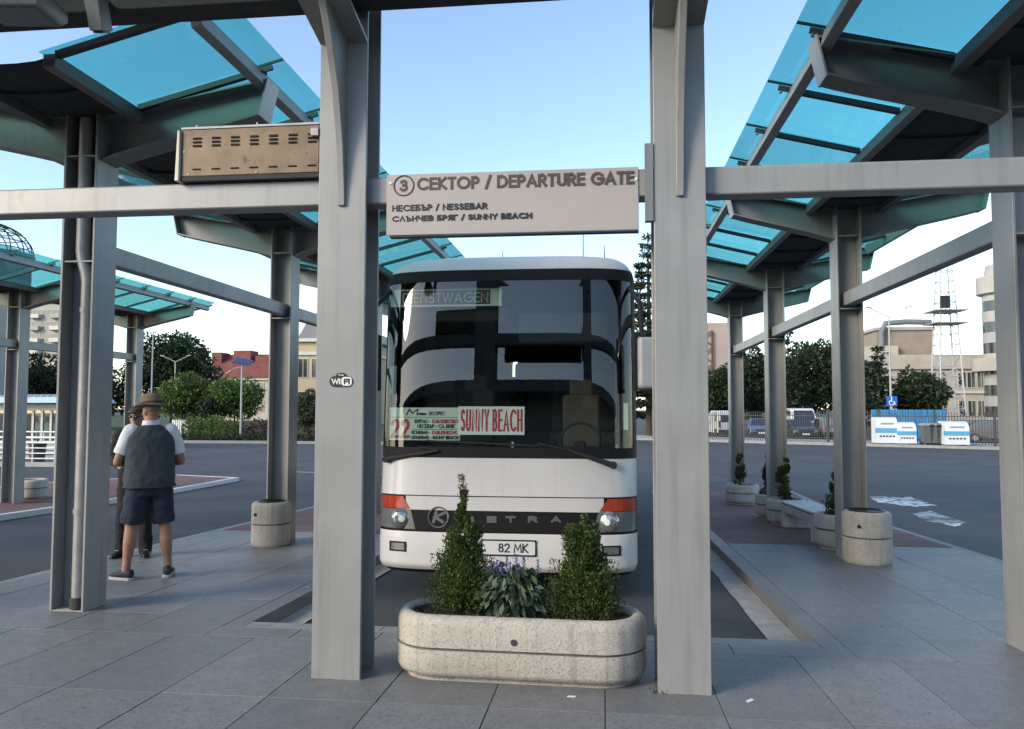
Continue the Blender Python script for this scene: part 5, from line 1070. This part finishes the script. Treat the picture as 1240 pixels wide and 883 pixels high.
def bld(name, label, px0, px1, Y, top, m, dpt=12., rz=0.):
    x0, x1 = fx(px0, Y), fx(px1, Y); h = fz(top, (px0+px1)/2, Y)-GF; o = thing(name, label, 'building', ((x0+x1)/2, Y, GF-.05), rz); w_ = x1-x0
    MB().bb(-w_/2, w_/2, 0, dpt, 0, h+.05).build('wall', m, o); return o, w_, h
# apartment block far left
o, w_, h = bld('apartment_block', 'tall pale apartment block behind the far-left trees', 10, 84, 175, 368, 'conc_grey', 14)
for fl_ in range(int(h/2.9)):
    z = .9+fl_*2.9
    for k in range(6):
        x = -w_/2+w_*(k+.5)/6
        if k in (2, 4):
            bb_ = MB().bb(x-w_/13, x+w_/13, -1.1, -.01, z-.35, z+.55).build('balcony', 'trimwhite' if (fl_+k) % 3 else 'conc_grey', o); MB().bb(x-w_/13, x+w_/13, -1.15, -.01, z-.5, z-.36).build('slab', 'roofgrey', bb_)
        window(o, x, z, 2.1, 1.6)
MB().bb(-w_/2-.2, w_/2+.2, -.3, 14.2, h+.06, h+.5).build('parapet', 'conc_grey', o); MB().bb(-w_*.2, w_*.1, 3, 7, h+.5, h+2.6).build('lift_housing', 'conc_grey', o)
for x in (-8, -5, -3, 1, 5): MB().cyl((x, 2, h+.5), (x, 2, h+3), .06, n=5).build('antenna', 'roofgrey', o)
# red-roofed building
o, w_, h = bld('red_roof_house', 'long cream building with red tiled roof behind the clipped trees', 240, 392, 125, 458, 'cream', 12)
MB().prism([(-w_/2-.4, -.5, h+.06), (-w_/2-.4, 12.5, h+.06), (-w_/2+1.5, 6, h+4.4)], (w_+.8, 0, 0)).build('roof', 'roofred', o)
for x0_, x1_, t in ((-.48, -.40, 4.6), (-.30, -.16, 4.9), (-.12, .02, 4.0), (.06, .14, 3.6)): MB().bb(w_*x0_, w_*x1_, 3.4, 6.5, h+2.2, h+t).build('dormer', 'roofred', o)
for i in range(9):
    for z in (h-2.4, h-5.4): window(o, -w_/2+w_*(i+.5)/9, z, 1.1, 1.7)
MB().bb(-w_/2-.3, w_/2+.3, -.35, -.01, h-.25, h+.05).build('cornice', 'trimwhite', o)
# yellow domed building
o, w_, h = bld('domed_building', 'yellow classical corner building with grey domed roof', 358, 440, 92, 414, 'cream2', 10)
for z, e in ((h+.0, .5), (h-1.6, .25)): MB().bb(-w_/2-e, w_/2+e, -e, 10, z+.06, z+.45).build('cornice', 'trimwhite', o)
mr = lambda q, z: [(-w_/2+q, q, z), (w_/2-q, q, z), (w_/2-q, 10-q, z), (-w_/2+q, 10-q, z)]
MB().loft([mr(0, h+.46), mr(.5, h+1.6), mr(1.0, h+2.9), mr(1.8, h+3.1)]).build('mansard_roof', 'roofgrey', o)
dm = MB().lathe([(1.9, 0), (1.95, 1.4), (1.6, 2.4), (.9, 3.1), (.3, 3.4), (.25, 4.0), (.0, 4.2)], (-w_/2+3.0, 4, h+2.6), 20).build('dome', 'roofgrey', o); MB().lathe([(2.1, 0), (2.1, .25)], (-w_/2+3.0, 4, h+2.35), 20).build('dome_base', 'trimwhite', dm)
for i in range(5):
    for z in (h-4.2, h-8.2): window(o, -w_/2+w_*(i+.5)/5, z, 1.1, 2.2)
# lattice dome at the upper left
cx_, cY = -26, 66; zt = fz(268, 0, cY); ox = fx(cx_, cY); R0 = fx(22, cY)-ox; o = thing('lattice_dome', 'round building crowned by a dark steel lattice dome behind the far canopy', 'building', (ox, cY, GF-.05)); zb = zt-GF-R0*.75
MB().lathe([(R0*.96, 0), (R0*.96, zb-.3), (R0*1.03, zb-.3), (R0*1.03, zb)], n=36).build('drum_wall', 'conc_grey', o)
for i in range(18):
    a = 2*math.pi*i/18; MB().tube([(R0*math.cos(a)*math.cos(t), R0*math.sin(a)*math.cos(t), zb+R0*.75*math.sin(t)) for t in lin(0, math.pi/2*.97, 8)], .05, 5).build('rib', 'blackiron', o)
for t in lin(.12, 1.35, 5): MB().tube([(R0*math.cos(a)*math.cos(t), R0*math.sin(a)*math.cos(t), zb+R0*.75*math.sin(t)) for a in lin(0, 2*math.pi, 36)], .045, 5, False).build('ring', 'blackiron', o)
# kiosk and white railing at the left
Y = 38; o = thing('glazed_kiosk', 'low glazed kiosk with pale blue metal roof beyond the white railing', 'kiosk', (fx(40, Y), Y, GF)); hw = fx(85, Y)-fx(40, Y)
mat('kioskroof', (.34, .47, .55), .5, .2, var=.05); glass('kioskglass', (.35, .45, .46), .12, .02); zr = fz(488, 40, Y)-GF
MB().bb(-hw, hw, 0, 3, .001, .5).build('plinth', 'conc_grey', o); MB().bb(-hw+.1, hw-.1, 2.7, 2.95, .5, zr-.05).build('back_wall', 'cardwhite', o)
rf_ = MB().prism([(-hw-.4, -.8, zr), (-hw-.4, 3.3, zr+.0), (-hw-.4, 2.6, zr+.45), (-hw-.4, -.6, zr+.30)], (2*hw+.8, 0, 0)).build('roof', 'kioskroof', o)
for i in range(14): MB().box((-hw-.3+i*(2*hw+.6)/13, .9, zr+.40), (.05, 3.1, .05), rx=rad(2.5)).build('roof_seam', 'trimwhite', rf_)
for i in range(9): x = -hw+.05+i*(2*hw-.1)/8; MB().bb(x-.06, x+.06, .0, .12, .5, zr).build('mullion', 'trimwhite', o)
for i in range(8): x = -hw+.05+(i+.5)*(2*hw-.1)/8; MB().bb(x-hw/8+.06, x+hw/8-.06, .05, .07, .5, zr-.4).build('pane', 'kioskglass', o)
MB().bb(-hw+.1, hw-.1, -.02, .14, zr-.40, zr-.06).build('fascia', 'lamp_grey', o)
mat('goods1', (.45, .10, .05), .6); mat('goods2', (.10, .25, .12), .6); mat('goods3', (.45, .35, .08), .6)
for i in range(22): x = random.uniform(-hw+.3, hw-.3); z = random.choice((.55, 1.0, 1.45)); MB().bb(x-.1, x+.1, .6, .85, z, z+random.uniform(.15, .35)).build('goods', random.choice(('goods1', 'goods2', 'goods3', 'cardwhite')), o, bev=.02)
for z in (.53, .98, 1.43): MB().bb(-hw+.2, hw-.2, .55, .95, z-.03, z-.005).build('shelf', 'lamp_grey', o)
mat('railwhite', (.70, .71, .72), .45)
for Y, py0, lb in ((27.5, 530, 'white tubular railing beside the red island'), (31.5, 523, 'farther white tubular railing before the glazed kiosk')):
    x0, x1 = fx(-40, Y), fx(78, Y); h = fz(py0, 40, Y)-GF; o = thing('white_railing', lb, 'railing', (x0, Y, GF), 0); W_ = x1-x0
    MB().bb(0, W_, -.12, .12, -.02, .16).build('kerb', 'conc_grey', o)
    for i in range(int(W_/.9)+1): MB().cyl((i*.9+.05, 0, .16), (i*.9+.05, 0, h), .025, n=8).build('post', 'railwhite', o)
    for k in range(5): z = .30+(h-.30)*k/4; MB().tube([(0, -.03, z), (W_, -.03, z)], .022 if k < 4 else .034, 8).build('rail', 'railwhite', o)
mat('planterbrown', (.07, .05, .04), .8); b = Vector((fx(47, 29), 29, GF)); o = thing('waste_basket', 'small dark brown waste basket behind the white railing', 'basket', b); MB().lathe([(.26, .0), (.32, .75), (.34, .75), (.34, .82), (.30, .82)], n=14).build('basket', 'planterbrown', o); MB().cyl((0, 0, .7), (0, 0, 1.25), .02, n=6).build('pole', 'blackiron', o)
# white picket gate by the bush
Y = 51.5; o = thing('picket_gate', 'small white picket gate beside the green bush', 'gate', (fx(218, Y), Y, GF+.13))
for i in range(8): MB().bb(-.55+i*.15, -.55+i*.15+.09, -.02, .02, 0, 1.25).build('picket', 'railwhite', o, bev=.01)
for z in (.3, .95): MB().bb(-.58, .62, .021, .06, z, z+.08).build('rail', 'railwhite', o)
# cream office building on the right with the plant room and the round tower
o, w_, h = bld('office_building', 'weathered cream office building behind the blue hoarding', 1068, 1270, 112, 447, 'cream', 14)
MB().bb(-w_/2-.3, w_/2+.3, -.4, 14, h+.06, h+2.0).build('parapet', 'cream', o); MB().bb(-w_/2-.1, w_/2+.1, -.25, -.01, h-3.2, h-2.9).build('string_course', 'trimwhite', o)
for fl_, z in enumerate((h-2.4, h-6.2, h-9.6)):
    for px in (1106, 1118, 1130, 1142, 1166, 1177, 1189, 1197, 1204, 1212, 1222, 1232): window(o, fx(px, 112)-o.location.x, z, .95, 2.0 if fl_ < 2 else 1.4)
o2, w2, h2 = bld('plant_room', 'brown roof plant room with fat ventilation pipes', 1064, 1132, 118, 400, 'brickwall', 8)
MB().bb(-w2/2-.3, w2/2+.3, -.3, 8, h2+.06, h2+.5).build('roof_slab', 'conc_grey', o2)
MB().tube([(-w2/2+.4, -.7, h2-5), (-w2/2+.4, -.7, h2-.3), (-w2/2+1.0, -.6, h2+1.0), (0, -.5, h2+1.2), (w2/2-.4, -.5, h2+1.1)], .42, 10).build('duct', 'roofgrey', o2)
MB().tube([(-w2*.1, -.9, h2-4.0), (w2*.2, -.9, h2-3.9), (w2/2+.5, -.9, h2-4.1)], .5, 10).build('duct', 'roofgrey', o2)
MB().bb(-w2/2-1.2, -w2/2+2.5, -1.0, 6, 0, h2-2.2).build('annex', 'cream', o2); window(o2, -w2/2+.8, h2-4.0, 1.2, .9, -1.05)
cx_ = fx(1222, 104); o3 = thing('round_tower', 'round office tower with stacked window bands and flared top', 'building', (cx_, 104, GF-.05)); ht = fz(346, 1222, 104)-GF; R3 = fx(1222, 104)-fx(1195, 104)
MB().lathe([(R3, 0), (R3, ht-1.2), (R3*1.22, ht-1.0), (R3*1.22, ht+1.1), (R3*.9, ht+1.2), (R3*.8, ht+2.6), (.0, ht+2.7)], n=28).build('shaft', 'conc_grey', o3)
for k in range(6): z = ht-3.2-k*2.6; MB().lathe([(R3*1.006, z), (R3*1.006, z+1.3)], n=28).build('window_band', 'winglass', o3)
MB().lathe([(R3*1.5, ht-10.6), (R3*1.5, ht-9.0)], n=28).build('lower_ring', 'cream', o3)
o4, w4, h4 = bld('pink_wall_building', 'plain pink rendered building with rusty ladder frame behind trees', 848, 893, 105, 391, 'pinkwall', 12)
for x in (-.6, .6): MB().cyl((x-1.4, -.3, h4-9), (x-1.4, -.3, h4-1), .12, n=6).build('ladder_rail', 'rust', o4)
for k in range(7): MB().box((-1.4, -.3, h4-8+k*1.1), (1.4, .14, .14), ry=rad(35 if k % 2 else -35)).build('ladder_rung', 'rust', o4)
# lattice mast
Y = 90; bx_, ht = fx(1148, Y), fz(316, 1148, Y)-GF; o = thing('lattice_mast', 'tall pale steel lattice mast with two antenna platforms', 'mast', (bx_, Y, GF+.02)); mat('mastpaint', (.50, .49, .48), .6, .2)
wm = lambda z: 1.35-(.75)*z/ht
for sx in (-1, 1):
    for sy in (-1, 1): MB().cyl((sx*wm(0), sy*wm(0), -.05), (sx*wm(ht), sy*wm(ht), ht), .10, .06, 6).build('leg', 'mastpaint', o)
nz_ = 16
for k in range(nz_):
    z0_, z1_ = ht*k/nz_, ht*(k+1)/nz_; a, b_ = wm(z0_), wm(z1_)
    for q in range(4):
        c0_, c1_ = [((-1, -1), (1, -1)), ((1, -1), (1, 1)), ((1, 1), (-1, 1)), ((-1, 1), (-1, -1))][q]; s_ = k % 2
        p_, r_ = (c0_, c1_) if s_ else (c1_, c0_)
        MB().cyl((p_[0]*a, p_[1]*a, z0_), (r_[0]*b_, r_[1]*b_, z1_), .035, n=5).build('brace', 'mastpaint', o)
        MB().cyl((c0_[0]*b_, c0_[1]*b_, z1_), (c1_[0]*b_, c1_[1]*b_, z1_), .04, n=5).build('strut', 'mastpaint', o)
for py in (378, 393):
    z = fz(py, 1148, Y)-GF; pf_ = MB().bb(-1.7, 1.7, -1.7, 1.7, z, z+.10).build('platform', 'lamp_grey', o)
    if py == 378:
        for x in (-1.85, -.6, .6, 1.85): MB().cyl((x, -1.85, z+.14), (x, -1.85, z+1.1), .04, n=5).build('guard_post', 'mastpaint', pf_)
        MB().bb(-1.2, -.3, -2.05, -1.7, z+.2, z+1.5).build('antenna_panel', 'blackiron', pf_)

# --- unseen hall added behind the camera to darken the coach's windscreen reflection
o = thing('added_reflection_hall', 'long low unseen hall with a band of windows, added for the windscreen reflection', 'building', (-2, -26, gz(-26)-.12), math.pi)
MB().bb(-34, 34, 0, 12, 0, 7.2).build('wall', 'conc_grey', o); MB().bb(-35, 35, -2.2, 12.5, 7.21, 7.8).build('roof_slab', 'roofgrey', o)
for i in range(26): window(o, -32.5+i*2.6, 1.0, 1.9, 2.2); window(o, -32.5+i*2.6, 4.4, 1.9, 1.7)
